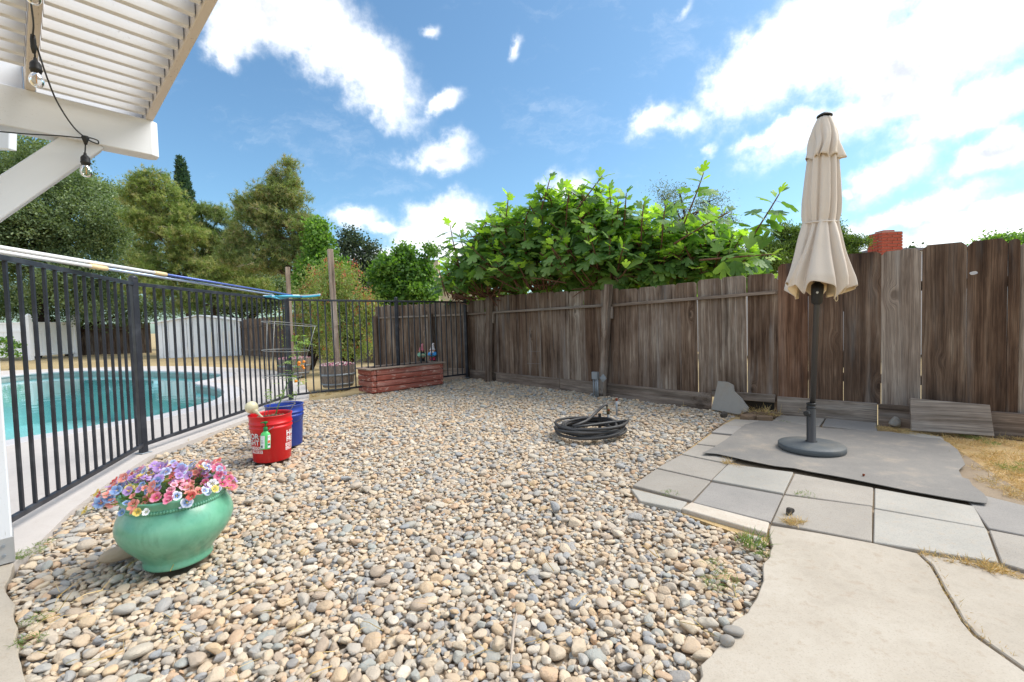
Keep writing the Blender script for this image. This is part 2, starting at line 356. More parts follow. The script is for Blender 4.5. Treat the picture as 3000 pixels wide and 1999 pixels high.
# river pebbles: one tone per stone
m, t, b, o = new_mat('pebble')
r = t.n('ShaderNodeObjectInfo').outputs['Random']; co = t.n('ShaderNodeTexCoord').outputs['Object']
p = t.vm('ADD', co, t.n('ShaderNodeCombineXYZ', {0: t.m('MULTIPLY', r, 700), 1: t.m('MULTIPLY', r, 300)}).outputs[0])
c = t.ramp(r, [(0, S(208,187,160)), (.09, S(220,199,170)), (.17, S(194,179,161)), (.25, S(203,176,145)), (.33, S(178,174,167)), (.41, S(212,191,164)), (.48, S(158,159,160)),
               (.55, S(215,184,146)), (.62, S(196,185,168)), (.69, S(184,163,142)), (.75, S(228,213,193)), (.81, S(167,168,161)), (.86, S(206,169,134)), (.91, S(190,179,165)), (.95, S(136,136,138)), (.98, S(218,201,178))], 'CONSTANT')
r2 = t.m('FRACT', t.m('MULTIPLY', r, 57.3))
c = t.mix(t.m('MULTIPLY', r2, .35), c, S(198,183,163))
n1 = t.noise(p, 2.2, 5, .65, .4); n2 = t.noise(p, 16, 4, .7)
c = t.mix(t.m('MULTIPLY', t.step(n1, .5, .75), .45), c, t.mix(r2, S(204,172,140), S(158,149,141)))
c = t.mix(t.m('MULTIPLY', t.step(n2, .54, .76), .30), c, S(118,108,98))
t.put(b.inputs['Base Color'], c); b.inputs['Roughness'].default_value = .72; b.inputs['Specular IOR Level'].default_value = .3
bump(t, b, t.m('ADD', n1, t.m('MULTIPLY', n2, .25)), .4, .15)

leafmat('oak_leaf', [S(78,96,70), S(98,116,82), S(120,136,98), S(142,156,114), S(166,178,136)], transl=.30)
leafmat('hedge_leaf', [S(58,76,52), S(76,96,64), S(96,116,78), S(120,138,92)], transl=.25)
leafmat('pine_needle', [S(106,122,68), S(128,144,78), S(146,160,90), S(160,170,104), S(174,166,118)], transl=.30)
leafmat('pine_needle_dark', [S(96,114,70), S(116,132,80), S(132,146,90), S(150,156,104), S(170,154,120)], transl=.30)
leafmat('cypress_leaf', [S(46,72,56), S(62,88,68), S(78,106,80)], transl=.2)
leafmat('ambar_leaf', [S(70,104,48), S(92,126,58), S(114,146,70), S(138,166,88)], transl=.45)
leafmat('dark_leaf', [S(60,74,62), S(80,94,76), S(102,116,94)], transl=.25)
leafmat('brush_leaf', [S(82,104,56), S(108,128,68), S(134,150,84), S(158,166,106), S(170,150,108)], transl=.35)
leafmat('brush_tip', [S(190,110,84), S(206,140,110), S(176,90,70)], transl=.35, tw=(1.5, 1, .7, 1))
leafmat('fig_leaf', [S(82,114,62), S(102,134,74), S(120,152,86), S(140,168,100)], transl=.42, rough=.45)
leafmat('fig_young', [S(138,170,66), S(158,188,80), S(174,202,98)], transl=.5, rough=.45)
leafmat('tomato_leaf', [S(110,140,80), S(136,162,98), S(160,178,116)], transl=.4)
leafmat('juniper_leaf', [S(70,92,44), S(96,118,54), S(124,144,70)], transl=.3)
leafmat('wisp_leaf', [S(92,104,92), S(112,124,108), S(132,144,124)], transl=.3)
leafmat('blossom', [S(236,196,206), S(226,120,150), S(246,236,232), S(190,90,130), S(240,220,190), S(250,244,240)], transl=.3, tw=(1, 1, 1, 1))
leafmat('dry_grass', [S(176,144,92), S(206,176,120), S(222,196,146), S(150,140,82)], transl=.3, tw=(1.2, 1.1, .8, 1))
leafmat('green_grass', [S(84,112,52), S(110,136,70), S(150,150,90)], transl=.3)
for nm, inner, mid, outer in (('purple', (90,40,110), (150,96,186), (196,160,220)), ('blue_white', (40,60,120), (120,150,210), (232,234,244)), ('red', (120,16,20), (206,44,40), (222,80,64)),
                              ('coral', (150,50,40), (224,100,84), (236,150,130)), ('yellow', (150,96,20), (220,176,40), (240,214,110)), ('magenta', (140,10,60), (206,40,96), (236,130,160)), ('white', (110,96,60), (226,222,226), (244,242,244)), ('blue', (30,40,90), (66,104,176), (150,180,220)), ('pink', (190,60,90), (230,120,150), (246,190,200))):
    m, t, b, o = new_mat('petal_'+nm)
    co = t.n('ShaderNodeTexCoord').outputs['Object']
    d = t.vm('LENGTH', t.mp(co, scale=(1, 1, 0)))
    ang = t.noise(t.vm('NORMALIZE', t.mp(co, scale=(1, 1, 0))), 14, 2, .5)
    rr = t.n('ShaderNodeObjectInfo').outputs['Random']
    c = t.ramp(t.m('ADD', t.m('MULTIPLY', d, 42), t.m('MULTIPLY', ang, -.25)), [(0, S(226,196,90)), (.035, S(150,110,60)), (.06, S(*[int(x*.25+y*.75) for x, y in zip(inner, mid)])), (.3, S(*[int(x*.8+51) for x in mid])), (.75, S(*[int(x*.75+62) for x in outer]))])
    c = t.mix(t.m('MULTIPLY', rr, .3), c, S(*[int(x*.8+51) for x in mid]))
    t.put(b.inputs['Base Color'], c); b.inputs['Roughness'].default_value = .75
    tr = t.n('ShaderNodeBsdfTranslucent', {'Color': c}); mx = t.n('ShaderNodeMixShader', {0: .3, 1: b.outputs[0], 2: tr.outputs[0]}); t.t.links.new(mx.outputs[0], o.inputs[0])

# ------------------------------------------------------------------ geometry helpers
COL = scene.collection
def link(o): COL.objects.link(o); return o
def attach(o, parent):
    if parent is not None:
        o.parent = parent
        root = parent
        o.matrix_parent_inverse = parent_world(parent).inverted()
PW = {}
def parent_world(p):
    return PW.get(p.name, Matrix.Identity(4))
def mesh_obj(name, verts, faces, mat, parent=None, M=None, smooth=False, mats=None, midx=None):
    me = bpy.data.meshes.new(name); me.from_pydata([tuple(v) for v in verts], [], faces); me.update()
    for mm in (mats or [mat]): me.materials.append(MATS[mm])
    if midx is not None: me.polygons.foreach_set('material_index', midx)
    if smooth: me.polygons.foreach_set('use_smooth', [True]*len(me.polygons))
    return inst(name, me, parent, M)
def inst(name, me, parent=None, M=None):
    o = bpy.data.objects.new(name, me); link(o)
    M = M if M is not None else Matrix.Identity(4)
    if parent is not None:
        o.parent = parent; o.matrix_parent_inverse = parent_world(parent).inverted()
    o.matrix_basis = M; PW[o.name] = M.copy()
    return o
def np_mesh(name, V, Fq, mat, parent=None, rnd=None, mats=None, midx=None, smooth=False):
    """V (n,3); Fq (k,3 or 4)"""
    me = bpy.data.meshes.new(name); n, k, c = len(V), len(Fq), Fq.shape[1]
    me.vertices.add(n); me.vertices.foreach_set('co', np.asarray(V, np.float32).ravel())
    me.loops.add(k*c); me.loops.foreach_set('vertex_index', np.asarray(Fq, np.int32).ravel())
    me.polygons.add(k); me.polygons.foreach_set('loop_start', np.arange(0, k*c, c, dtype=np.int32))
    me.update(calc_edges=True)
    for mm in (mats or [mat]): me.materials.append(MATS[mm])
    if midx is not None: me.polygons.foreach_set('material_index', np.asarray(midx, np.int32))
    if smooth: me.polygons.foreach_set('use_smooth', np.ones(k, bool))
    if rnd is not None:
        a = me.attributes.new('rnd', 'FLOAT', 'FACE'); a.data.foreach_set('value', np.asarray(rnd, np.float32))
    return inst(name, me, parent)
def thing(name, label, cat, loc=(0, 0, 0), group=None, rot=None):
    o = bpy.data.objects.new(name, None); link(o); o.empty_display_size = .1
    M = Matrix.Translation(loc) @ (rot or Matrix.Identity(4)); o.matrix_basis = M; PW[o.name] = M.copy()
    return tag(o, label, cat, group)
def tag(o, label, cat, group=None):
    o['label'] = label; o['category'] = cat
    if group: o['group'] = group
    return o
def struct(o): o['kind'] = 'structure'; return o
def stuff(o): o['kind'] = 'stuff'; return o

def frame_m(p0, p1, up=(0, 0, 1)):
    x = (Vector(p1)-Vector(p0)).normalized(); up = Vector(up)
    y = up.cross(x)
    if y.length < 1e-4: y = Vector((0, 1, 0)).cross(x)
    y.normalize(); z = x.cross(y)
    M = Matrix((x, y, z)).transposed().to_4x4(); M.translation = Vector(p0); return M
def box_mesh(L, wd, ht, bev=0, name='m', seg=1, jit=0):
    bm = bmesh.new(); v = []
    for x in (0, L):
        for y in (-wd/2, wd/2):
            for z in (-ht/2, ht/2): v.append(bm.verts.new((x, y, z)))
    for f in ((0,1,3,2), (4,6,7,5), (0,4,5,1), (2,3,7,6), (0,2,6,4), (1,5,7,3)): bm.faces.new([v[i] for i in f])
    if bev: bmesh.ops.bevel(bm, geom=bm.edges[:], offset=bev, segments=seg, affect='EDGES', profile=.6)
    bmesh.ops.recalc_face_normals(bm, faces=bm.faces[:])
    me = bpy.data.meshes.new(name); bm.to_mesh(me); bm.free(); return me
def beam(name, p0, p1, wd, ht, mat, parent=None, up=(0, 0, 1), bev=.003, seg=1):
    me = box_mesh((Vector(p1)-Vector(p0)).length, wd, ht, bev, name, seg); me.materials.append(MATS[mat])
    return inst(name, me, parent, frame_m(p0, p1, up))
def prism_mesh(poly, th, holes=(), bev=0, name='m'):
    bm = bmesh.new(); loops = [poly]+list(holes); edges = []
    for lp in loops:
        vs_ = [bm.verts.new((p[0], p[1], -th/2)) for p in lp]
        edges += [bm.edges.new((vs_[i], vs_[(i+1) % len(vs_)])) for i in range(len(vs_))]
    r = bmesh.ops.triangle_fill(bm, edges=edges, use_beauty=True, use_dissolve=False)
    fs = bm.faces[:]
    r = bmesh.ops.extrude_face_region(bm, geom=fs)
    bmesh.ops.translate(bm, verts=[g for g in r['geom'] if isinstance(g, bmesh.types.BMVert)], vec=(0, 0, th))
    bmesh.ops.recalc_face_normals(bm, faces=bm.faces[:])
    if bev:
        es = [e for e in bm.edges if len(e.link_faces) == 2 and e.calc_face_angle(0) > .6]
        bmesh.ops.bevel(bm, geom=es, offset=bev, segments=1, affect='EDGES')
    me = bpy.data.meshes.new(name); bm.to_mesh(me); bm.free(); return me
def prism(name, poly, th, mat, parent=None, M=None, holes=(), bev=0):
    me = prism_mesh(poly, th, holes, bev, name); me.materials.append(MATS[mat]); return inst(name, me, parent, M)
def slab(name, pts, ztop, th, mat, parent=None, holes=(), bev=0):
    """flat slab from ground points; local origin at its first point"""
    o = Vector((pts[0][0], pts[0][1], ztop-th/2))
    loc = lambda L: [(p[0]-o.x, p[1]-o.y) for p in L]
    return prism(name, loc(pts), th, mat, parent, Matrix.Translation(o), [loc(h) for h in holes], bev)
def tube_geo(path, rad, n=8, caps=True):
    path = [Vector(p) for p in path]; k = len(path)
    rad = rad if isinstance(rad, (list, tuple)) else [rad]*k
    V, Fc = [], []
    tprev = (path[1]-path[0]).normalized(); a = Vector((0, 0, 1)) if abs(tprev.z) < .9 else Vector((1, 0, 0))
    nrm = (a-tprev*a.dot(tprev)).normalized()
    for i, p in enumerate(path):
        tg = (path[min(i+1, k-1)]-path[max(i-1, 0)])
        tg = tg.normalized() if tg.length > 1e-9 else tprev
        nrm = (nrm-tg*nrm.dot(tg)); nrm = nrm.normalized() if nrm.length > 1e-6 else tg.orthogonal().normalized()
        bn = tg.cross(nrm)
        for j in range(n):
            q = 2*math.pi*j/n; V.append(p+(nrm*math.cos(q)+bn*math.sin(q))*rad[i])
    for i in range(k-1):
        for j in range(n):
            Fc.append((i*n+j, i*n+(j+1) % n, (i+1)*n+(j+1) % n, (i+1)*n+j))
    if caps: Fc.append(tuple(range(n-1, -1, -1))); Fc.append(tuple((k-1)*n+j for j in range(n)))
    return V, Fc
def merge(parts):
    V, Fc = [], []
    for v, f in parts:
        o = len(V); V += list(v); Fc += [tuple(i+o for i in q) for q in f]
    return V, Fc
def tube(name, path, rad, mat, parent=None, n=8, M=None):
    V, Fc = tube_geo(path, rad, n); return mesh_obj(name, V, Fc, mat, parent, M, smooth=True)
def smooth_path(pts, n=6):
    P = [Vector(p) for p in pts]; out = []
    for i in range(len(P)-1):
        a, b_, c_, d_ = P[max(i-1, 0)], P[i], P[i+1], P[min(i+2, len(P)-1)]
        for j in range(n):
            t_ = j/n
            out.append(.5*((2*b_)+(c_-a)*t_+(2*a-5*b_+4*c_-d_)*t_*t_+(3*b_-a-3*c_+d_)*t_**3))
    out.append(P[-1]); return out
def lathe_geo(prof, n=32, wob=None):
    V, Fc = [], []; k = len(prof)
    for r_, z_ in prof:
        for j in range(n):
            q = 2*math.pi*j/n; rr_ = r_*(1 if wob is None else wob(q, z_))
            V.append(Vector((rr_*math.cos(q), rr_*math.sin(q), z_)))
    for i in range(k-1):
        for j in range(n): Fc.append((i*n+j, i*n+(j+1) % n, (i+1)*n+(j+1) % n, (i+1)*n+j))
    return V, Fc
def lathe(name, prof, mat, parent=None, M=None, n=32, wob=None, smooth=True):
    V, Fc = lathe_geo(prof, n, wob)
    return mesh_obj(name, V, Fc, mat, parent, M, smooth)
def ball_geo(c, r, n=8, sc=(1, 1, 1)):
    prof = [(max(1e-4, math.sin(math.pi*i/n)), -math.cos(math.pi*i/n)) for i in range(n+1)]
    V, Fc = lathe_geo(prof, n+2); c = Vector(c)
    return [c+Vector((v.x*sc[0], v.y*sc[1], v.z*sc[2]))*r for v in V], Fc
T = Matrix.Translation

# ------------------------------------------------------------------ the setting: ground, lawn, deck, pool, slabs
def quad(name, pts, mat, z):
    return mesh_obj(name, [(p[0], p[1], z) for p in pts], [tuple(range(len(pts)))], mat)
struct(quad('ground', [(-600, -600), (600, -600), (600, 600), (-600, 600)], 'dry_lawn', -.075))
g = lambda *L: [G(*p) for p in L]

# pool outline on the deck (clockwise from the near left)
POOL = g((-420,1390), (18,1291), (165,1267), (277,1247), (370,1231), (446,1220), (558,1193), (618,1176), (645,1162), (655,1151), (648,1142), (625,1134), (603,1129), (580,1127), (568,1123), (580,1118), (616,1111), (642,1104),
         (648,1099), (640,1095), (580,1091), (446,1087), (330,1086), (223,1087), (89,1094), (4,1103), (-160,1120), (-420,1170))
POOL = [Vector((p.x, p.y, 0)) for p in smooth_path(POOL, 3)]
def offset_poly(P, d):
    n = len(P); out = []
    for i in range(n):
        a, b_, c_ = P[i-1], P[i], P[(i+1) % n]
        e1 = (b_-a).to_2d(); e2 = (c_-b_).to_2d()
        n1 = Vector((e1.y, -e1.x)).normalized() if e1.length > 1e-6 else Vector((0, 0))
        n2 = Vector((e2.y, -e2.x)).normalized() if e2.length > 1e-6 else Vector((0, 0))
        nn = (n1+n2); nn = nn.normalized() if nn.length > 1e-6 else n1
        out.append(Vector((b_.x+nn.x*d, b_.y+nn.y*d, 0)))
    return out
area = sum(POOL[i-1].x*POOL[i].y-POOL[i].x*POOL[i-1].y for i in range(len(POOL)))
SGN = 1 if area > 0 else -1
COP = offset_poly(POOL, .30*SGN)
deck_outer = g((-700,1290), (-700,1150), (-300,1110), (0,1087), (134,1082), (312,1076), (446,1073), (560,1073), (670,1077), (750,1080), (807,1087), (850,1101), (876,1114), (896,1131), (906,1152), (905,1168), (856,1187),
               (790,1213), (713,1231), (586,1281), (438,1337), (330,1405), (204,1500), (127,1577), (40,1650), (-250,1700), (-900,1700))
struct(slab('pool_deck', [(p.x, p.y) for p in deck_outer], 0, .09, 'deck_concrete', holes=[[(p.x, p.y) for p in COP]]))
struct(slab('pool_coping', [(p.x, p.y) for p in offset_poly(POOL, .296*SGN)], .006, .06, 'coping', holes=[[(p.x, p.y) for p in POOL]], bev=.014))
def wall_ring(name, P, z0, z1, mat):
    n = len(P); V = [(p.x, p.y, z0) for p in P]+[(p.x, p.y, z1) for p in P]
    return mesh_obj(name, V, [(i, (i+1) % n, n+(i+1) % n, n+i) for i in range(n)], mat)
INN = offset_poly(POOL, .03*SGN)
struct(wall_ring('pool_tile_band', INN, -.19, -.02, 'pool_tile'))
struct(wall_ring('pool_wall', offset_poly(POOL, .032*SGN), -1.5, -.18, 'pool_plaster'))
def fill(name, P, z, mat):
    bm = bmesh.new(); vs_ = [bm.verts.new((p.x, p.y, z)) for p in P]
    es = [bm.edges.new((vs_[i-1], vs_[i])) for i in range(len(vs_))]
    bmesh.ops.triangle_fill(bm, edges=es, use_beauty=True)
    for f in bm.faces:
        if f.normal.z < 0: f.normal_flip()
    me = bpy.data.meshes.new(name); bm.to_mesh(me); bm.free(); me.materials.append(MATS[mat]); return inst(name, me)
struct(fill('pool_floor', offset_poly(POOL, .04*SGN), -1.45, 'pool_plaster'))
struct(fill('pool_water', offset_poly(POOL, .031*SGN), -.13, 'pool_water'))
# the hole under the pool: the lawn sheet must not show inside the basin, so the ground is cut there
gnd = bpy.data.objects['ground']; me = gnd.data
bm = bmesh.new()
o4 = [bm.verts.new((x, y, -.075)) for x, y in ((-600, -600), (600, -600), (600, 600), (-600, 600))]
es = [bm.edges.new((o4[i-1], o4[i])) for i in range(4)]
iv = [bm.verts.new((p.x, p.y, -.075)) for p in COP]; es += [bm.edges.new((iv[i-1], iv[i])) for i in range(len(iv))]
bmesh.ops.triangle_fill(bm, edges=es, use_beauty=True)
for f in bm.faces:
    if f.normal.z < 0: f.normal_flip()
bm.to_mesh(me); bm.free()

# gravel bed outline
GRAVEL = g((70,2080), (71,1995), (58,1890), (41,1796), (15,1715), (51,1650), (127,1577), (204,1500), (330,1405), (438,1340), (586,1284), (713,1233), (790,1214), (856,1188), (905,1170), (1010,1160), (1100,1140), (1365,1104),
           (1378,1105), (1454,1114), (1752,1154), (2081,1197), (2160,1212), (2150,1220), (2091,1247), (2037,1296), (1972,1337), (1912,1369), (1858,1405), (1847,1431), (1891,1461), (1994,1488), (2021,1507), (2123,1542),
           (2245,1562), (2259,1599), (2243,1670), (2199,1778), (2140,1832), (2053,1951), (2020,2080))
GP = [(p.x, p.y) for p in GRAVEL]
bed = struct(slab('gravel_bed', GP, -.040, .03, 'gravel_soil'))
struct(slab('soil_border', [(p.x, p.y) for p in g((2081,1190), (2278,1207), (3300,1318), (3300,1900), (2700,1640), (2230,1575), (1840,1440), (2000,1320), (2150,1215))], -.022, .03, 'straw_ground'))

def ragged(px, n=5, j=.012, seed=1):
    rs_ = random.Random(seed); P = g(*px); out = []
    for i in range(len(P)-1):
        for k in range(n): q = P[i].lerp(P[i+1], k/n); out.append((q.x+rs_.gauss(0, j), q.y+rs_.gauss(0, j)))
    return out
EDGE_R = ragged([(2020,2080), (2053,1951), (2140,1832), (2199,1778), (2243,1670), (2259,1599), (2258,1545)], 4, .006, 3)
EDGE_L = ragged([(40,1650), (15,1715), (41,1796), (58,1890), (71,1995), (70,2080)], 4, .005, 4)
# concrete slabs of the patio, the crack between them open
patio = struct(slab('patio_slab', [(p.x, p.y) for p in g((2258,1539), (2405,1563), (2557,1591), (2688,1621), (2724,1655), (2746,1692), (2762,1726), (2789,1769), (2816,1818), (2853,1862), (2908,1901), (2998,1964), (3120,2060), (3200,2500),
               (1700,2500))]+EDGE_R, 0, .1, 'patio_concrete', bev=.004))
struct(slab('patio_slab', [(p.x, p.y) for p in g((2693,1621), (2790,1637), (2890,1659), (3000,1697), (3200,1760), (3500,2100), (3134,2055), (3002,1957), (2915,1896), (2862,1858), (2823,1815), (2796,1766), (2769,1723), (2752,1690), (2731,1653))], 0, .1, 'patio_concrete', bev=.004))
struct(slab('patio_slab', [(p.x, p.y) for p in g((-600,1690))]+EDGE_L+[(p.x, p.y) for p in g((40,2500), (-900,2500))], 0, .1, 'patio_concrete', bev=.004))

# pavers, one by one
paving = struct(slab('paving_bed', [(p.x, p.y) for p in g((2010,1335), (2140,1232), (2770,1290), (3100,1500), (3300,1740), (2700,1625), (2255,1540), (1850,1425))], -.018, .02, 'gravel_soil'))
c8 = lambda *L: [(1750+x/1.847, 1150+y/1.847) for x, y in L]
PAVERS = [
 ('paver_grey', c8((190,500), (318,412), (612,478), (510,583))), ('paver_grey', c8((322,405), (452,335), (702,386), (614,471))), ('paver_cream', c8((620,474), (708,389), (1060,433), (1006,547))),
 ('paver_blue', c8((517,590), (616,482), (1004,553), (937,696))), ('paver_stained', c8((455,628), (508,594), (930,704), (915,760))), ('paver_cream', c8((180,518), (486,592), (452,632), (230,585))),
 ('paver_grey', c8((1068,436), (1493,512), (1489,610), (1014,545))), ('paver_grey', c8((1010,556), (1486,618), (1486,806), (945,702))), ('paver_cream', c8((1501,514), (2040,612), (2100,727), (1500,621))),
 ('paver_cream', c8((1498,630), (2104,735), (2170,918), (1494,808))), ('paver_blue', c8((1960,520), (2390,628), (2470,800), (2116,729))), ('paver_grey', c8((2120,740), (2480,808), (2600,1040), (2188,918))),
 ('paver_grey', [(2118,1244), (2152,1228), (2290,1236), (2260,1256)]), ('paver_blue', [(2084,1267), (2118,1246), (2260,1258), (2230,1282)]), ('paver_grey', [(2041,1299), (2083,1270), (2230,1285), (2195,1317)]),
 ('paver_grey', [(1997,1329), (2040,1302), (2194,1320), (2132,1357)]), ('paver_grey', [(2262,1234), (2283,1217), (2418,1225), (2400,1249)]), ('paver_blue', [(2408,1249), (2421,1226), (2568,1241), (2570,1266)]),
 ('paver_cream', [(2610,1271), (2672,1267), (2762,1281), (2770,1300)])]
for i, (mt, q) in enumerate(PAVERS):
    P = [G(*p) for p in q]
    o = slab('paver', [(p.x, p.y) for p in P], random.uniform(-.004, .006)-(.012 if i > 11 and i < 16 else 0)*0, .05, mt, paving, bev=.004)

# ------------------------------------------------------------------ gravel: stones dropped one on another until the bed is full
def pebble_protos():
    out = []
    for k in range(14):
        bm = bmesh.new(); bmesh.ops.create_icosphere(bm, subdivisions=3 if k < 14 else 2, radius=1)
        rs = random.Random(100+k); ph = [Vector((rs.uniform(-1, 1), rs.uniform(-1, 1), rs.uniform(-1, 1))).normalized() for _ in range(7)]
        am = [rs.uniform(-.16, .16) for _ in range(7)]; ex = rs.choice([.75, .85, 1, 1, .9])
        cuts = [(Vector((rs.uniform(-1, 1), rs.uniform(-1, 1), rs.uniform(-.6, .6))).normalized(), rs.uniform(.62, .85)) for _ in range(0 if k < 4 else (3 if k < 9 else 7))]
        for v in bm.verts:
            p = v.co.normalized(); s_ = 1.0
            for d_, a_ in zip(ph, am): s_ += a_*math.cos(2.2*p.dot(d_)+a_*9)
            p = Vector([math.copysign(abs(c_)**ex, c_) for c_ in p])*s_
            for d_, h_ in cuts:
                e_ = p.dot(d_)-h_
                if e_ > 0: p = p-d_*e_*.96
            v.co = p
        me = bpy.data.meshes.new('pebble'); bm.to_mesh(me); bm.free(); me.materials.append(MATS['pebble'])
        me.polygons.foreach_set('use_smooth', [True]*len(me.polygons)); out.append(me)
    return out
PROTO = pebble_protos()
def in_poly(x, y, P):
    ins = np.zeros(x.shape, bool); n = len(P)
    for i in range(n):
        x1, y1 = P[i-1]; x2, y2 = P[i]
        c_ = ((y1 > y) != (y2 > y)); xx = (x2-x1)*(y-y1)/((y2-y1) if y2 != y1 else 1e-9)+x1
        ins ^= c_ & (x < xx)
    return ins
# things standing on the gravel keep stones out of their footprint
POT = Vector((-1.569, 2.068, 0)); RED = Vector((-1.973, 3.662, 0)); BLUE = Vector((-2.08, 4.10, 0))
KEEP = [(POT.x, POT.y, .105), (RED.x, RED.y, .112), (BLUE.x, BLUE.y, .112)]
def drop_stones():
    res = .006
    xs = [p[0] for p in GP]; ys = [p[1] for p in GP]
    x0, x1, y0, y1 = min(xs)-.05, max(xs)+.05, max(.75, min(ys)), max(ys)+.05
    nx, ny = int((x1-x0)/res)+20, int((y1-y0)/res)+20
    hm = np.full((nx, ny), -.050, np.float32)
    rng = np.random.default_rng(3)
    gx_, gy_ = np.meshgrid(x0+(np.arange(nx)-8)*res, y0+(np.arange(ny)-8)*res, indexing='ij'); hm[~in_poly(gx_, gy_, GP)] = .0
    cand = rng.uniform((x0, y0), (x1, y1), (1500000, 2)); cand = cand[rng.random(len(cand)) < np.clip(2.6/np.hypot(cand[:, 0], cand[:, 1]), .34, 1)]
    jt = rng.normal(0, .011, cand.shape)*(rng.random(len(cand)) < .5)[:, None]; cand = cand[in_poly(cand[:, 0]+jt[:, 0], cand[:, 1]+jt[:, 1], GP)]
    # what lies behind the camera's view is not filled
    vis = (np.abs(cand[:, 0]) < 1.22*cand[:, 1]+.12); cand = cand[vis]
    for kx, ky, kr in KEEP: cand = cand[np.hypot(cand[:, 0]-kx, cand[:, 1]-ky) > kr+.012]
    out = []; ci = 0; nc = len(cand); K = 7
    N = nc//K
    for i in range(N):
        a = float(np.clip(rng.lognormal(math.log(.0162), .31), .009, .040)) if i < N*.74 else float(rng.uniform(.0075, .0125)); b_ = a*rng.uniform(.58, .92); c_ = min(b_, a*.72)*rng.uniform(.45, .82)
        yaw = rng.uniform(0, math.pi)
        r_ = int(a/res)+1; gx = np.arange(-r_, r_+1)*res
        X, Y = np.meshgrid(gx, gx, indexing='ij'); cu, su = math.cos(yaw), math.sin(yaw)
        rho = ((X*cu+Y*su)/a)**2+((-X*su+Y*cu)/b_)**2
        prof = c_*np.sqrt(np.clip(1-rho, 0, 1)); ok = rho < .62
        bz, bp = 9, None
        for k in range(K):
            px, py = cand[i*K+k]; ix, iy = int((px-x0)/res)+8, int((py-y0)/res)+8
            if ix-r_ < 0 or iy-r_ < 0 or ix+r_+1 > nx or iy+r_+1 > ny: continue
            z = float((hm[ix-r_:ix+r_+1, iy-r_:iy+r_+1]+prof)[ok].max())
            if z < bz: bz, bp = z, (px, py, ix, iy)
        if bp is None: continue
        z = bz-.28*c_
        if z > .026: continue
        px, py, ix, iy = bp
        w_ = hm[ix-r_:ix+r_+1, iy-r_:iy+r_+1]; np.maximum(w_, np.where(rho < 1, z+prof, -9), out=w_)
        tl = 18 if rng.random() < .85 else 45
        out.append((px, py, z, math.radians(rng.normal(0, tl*.5)), math.radians(rng.normal(0, tl*.45)), yaw, a, b_, c_))
    return np.array(out, np.float32), hm
STONES, HM = drop_stones()
dist = np.hypot(STONES[:, 0], STONES[:, 1])+np.where(STONES[:, 2] < -.012, 3, 0)
infr = (np.abs(STONES[:, 0]) < 1.10*STONES[:, 1]) & (STONES[:, 1] > 1.36)
order = np.argsort(np.where(infr, dist, 99))
near = order[:300]; rest = np.setdiff1d(np.arange(len(STONES)), near)
for i in near:
    x, y, z, rx, ry, rz, a, b_, c_ = [float(v) for v in STONES[i]]
    M = T((x, y, z)) @ Euler((rx, ry, rz)).to_matrix().to_4x4() @ Matrix.Diagonal((a, b_, c_, 1))
    inst('pebble', PROTO[int(i) % len(PROTO)], bed, M)
pc = bpy.data.collections.new('pebble_shapes')
for k, me in enumerate(PROTO):
    pc.objects.link(bpy.data.objects.new('pebble_shape_%02d' % k, me))
me = bpy.data.meshes.new('gravel'); RS = STONES[rest]
me.vertices.add(len(RS)); me.vertices.foreach_set('co', RS[:, :3].copy().ravel())
for nm, arr in (('rot', RS[:, 3:6]), ('siz', RS[:, 6:9])):
    at = me.attributes.new(nm, 'FLOAT_VECTOR', 'POINT'); at.data.foreach_set('vector', np.ascontiguousarray(arr).ravel())
at = me.attributes.new('idx', 'INT', 'POINT'); at.data.foreach_set('value', (rest % len(PROTO)).astype(np.int32))
gravel = inst('gravel', me, bed); stuff(gravel)
ng = bpy.data.node_groups.new('gravel', 'GeometryNodeTree')
ng.interface.new_socket('Geometry', in_out='INPUT', socket_type='NodeSocketGeometry'); ng.interface.new_socket('Geometry', in_out='OUTPUT', socket_type='NodeSocketGeometry')
N_ = lambda typ: ng.nodes.new(typ)
gi, go = N_('NodeGroupInput'), N_('NodeGroupOutput'); iop = N_('GeometryNodeInstanceOnPoints'); cinf = N_('GeometryNodeCollectionInfo')
cinf.inputs['Collection'].default_value = pc; cinf.inputs['Separate Children'].default_value = True; cinf.inputs['Reset Children'].default_value = True
def named(nm, typ):
    n_ = N_('GeometryNodeInputNamedAttribute'); n_.data_type = typ; n_.inputs['Name'].default_value = nm; return n_.outputs['Attribute']
e2r = N_('FunctionNodeEulerToRotation'); ng.links.new(named('rot', 'FLOAT_VECTOR'), e2r.inputs[0])
ng.links.new(gi.outputs[0], iop.inputs['Points']); ng.links.new(cinf.outputs[0], iop.inputs['Instance']); iop.inputs['Pick Instance'].default_value = True
ng.links.new(named('idx', 'INT'), iop.inputs['Instance Index']); ng.links.new(e2r.outputs[0], iop.inputs['Rotation']); ng.links.new(named('siz', 'FLOAT_VECTOR'), iop.inputs['Scale'])
ng.links.new(iop.outputs[0], go.inputs[0])
md = gravel.modifiers.new('gravel', 'NODES'); md.node_group = ng

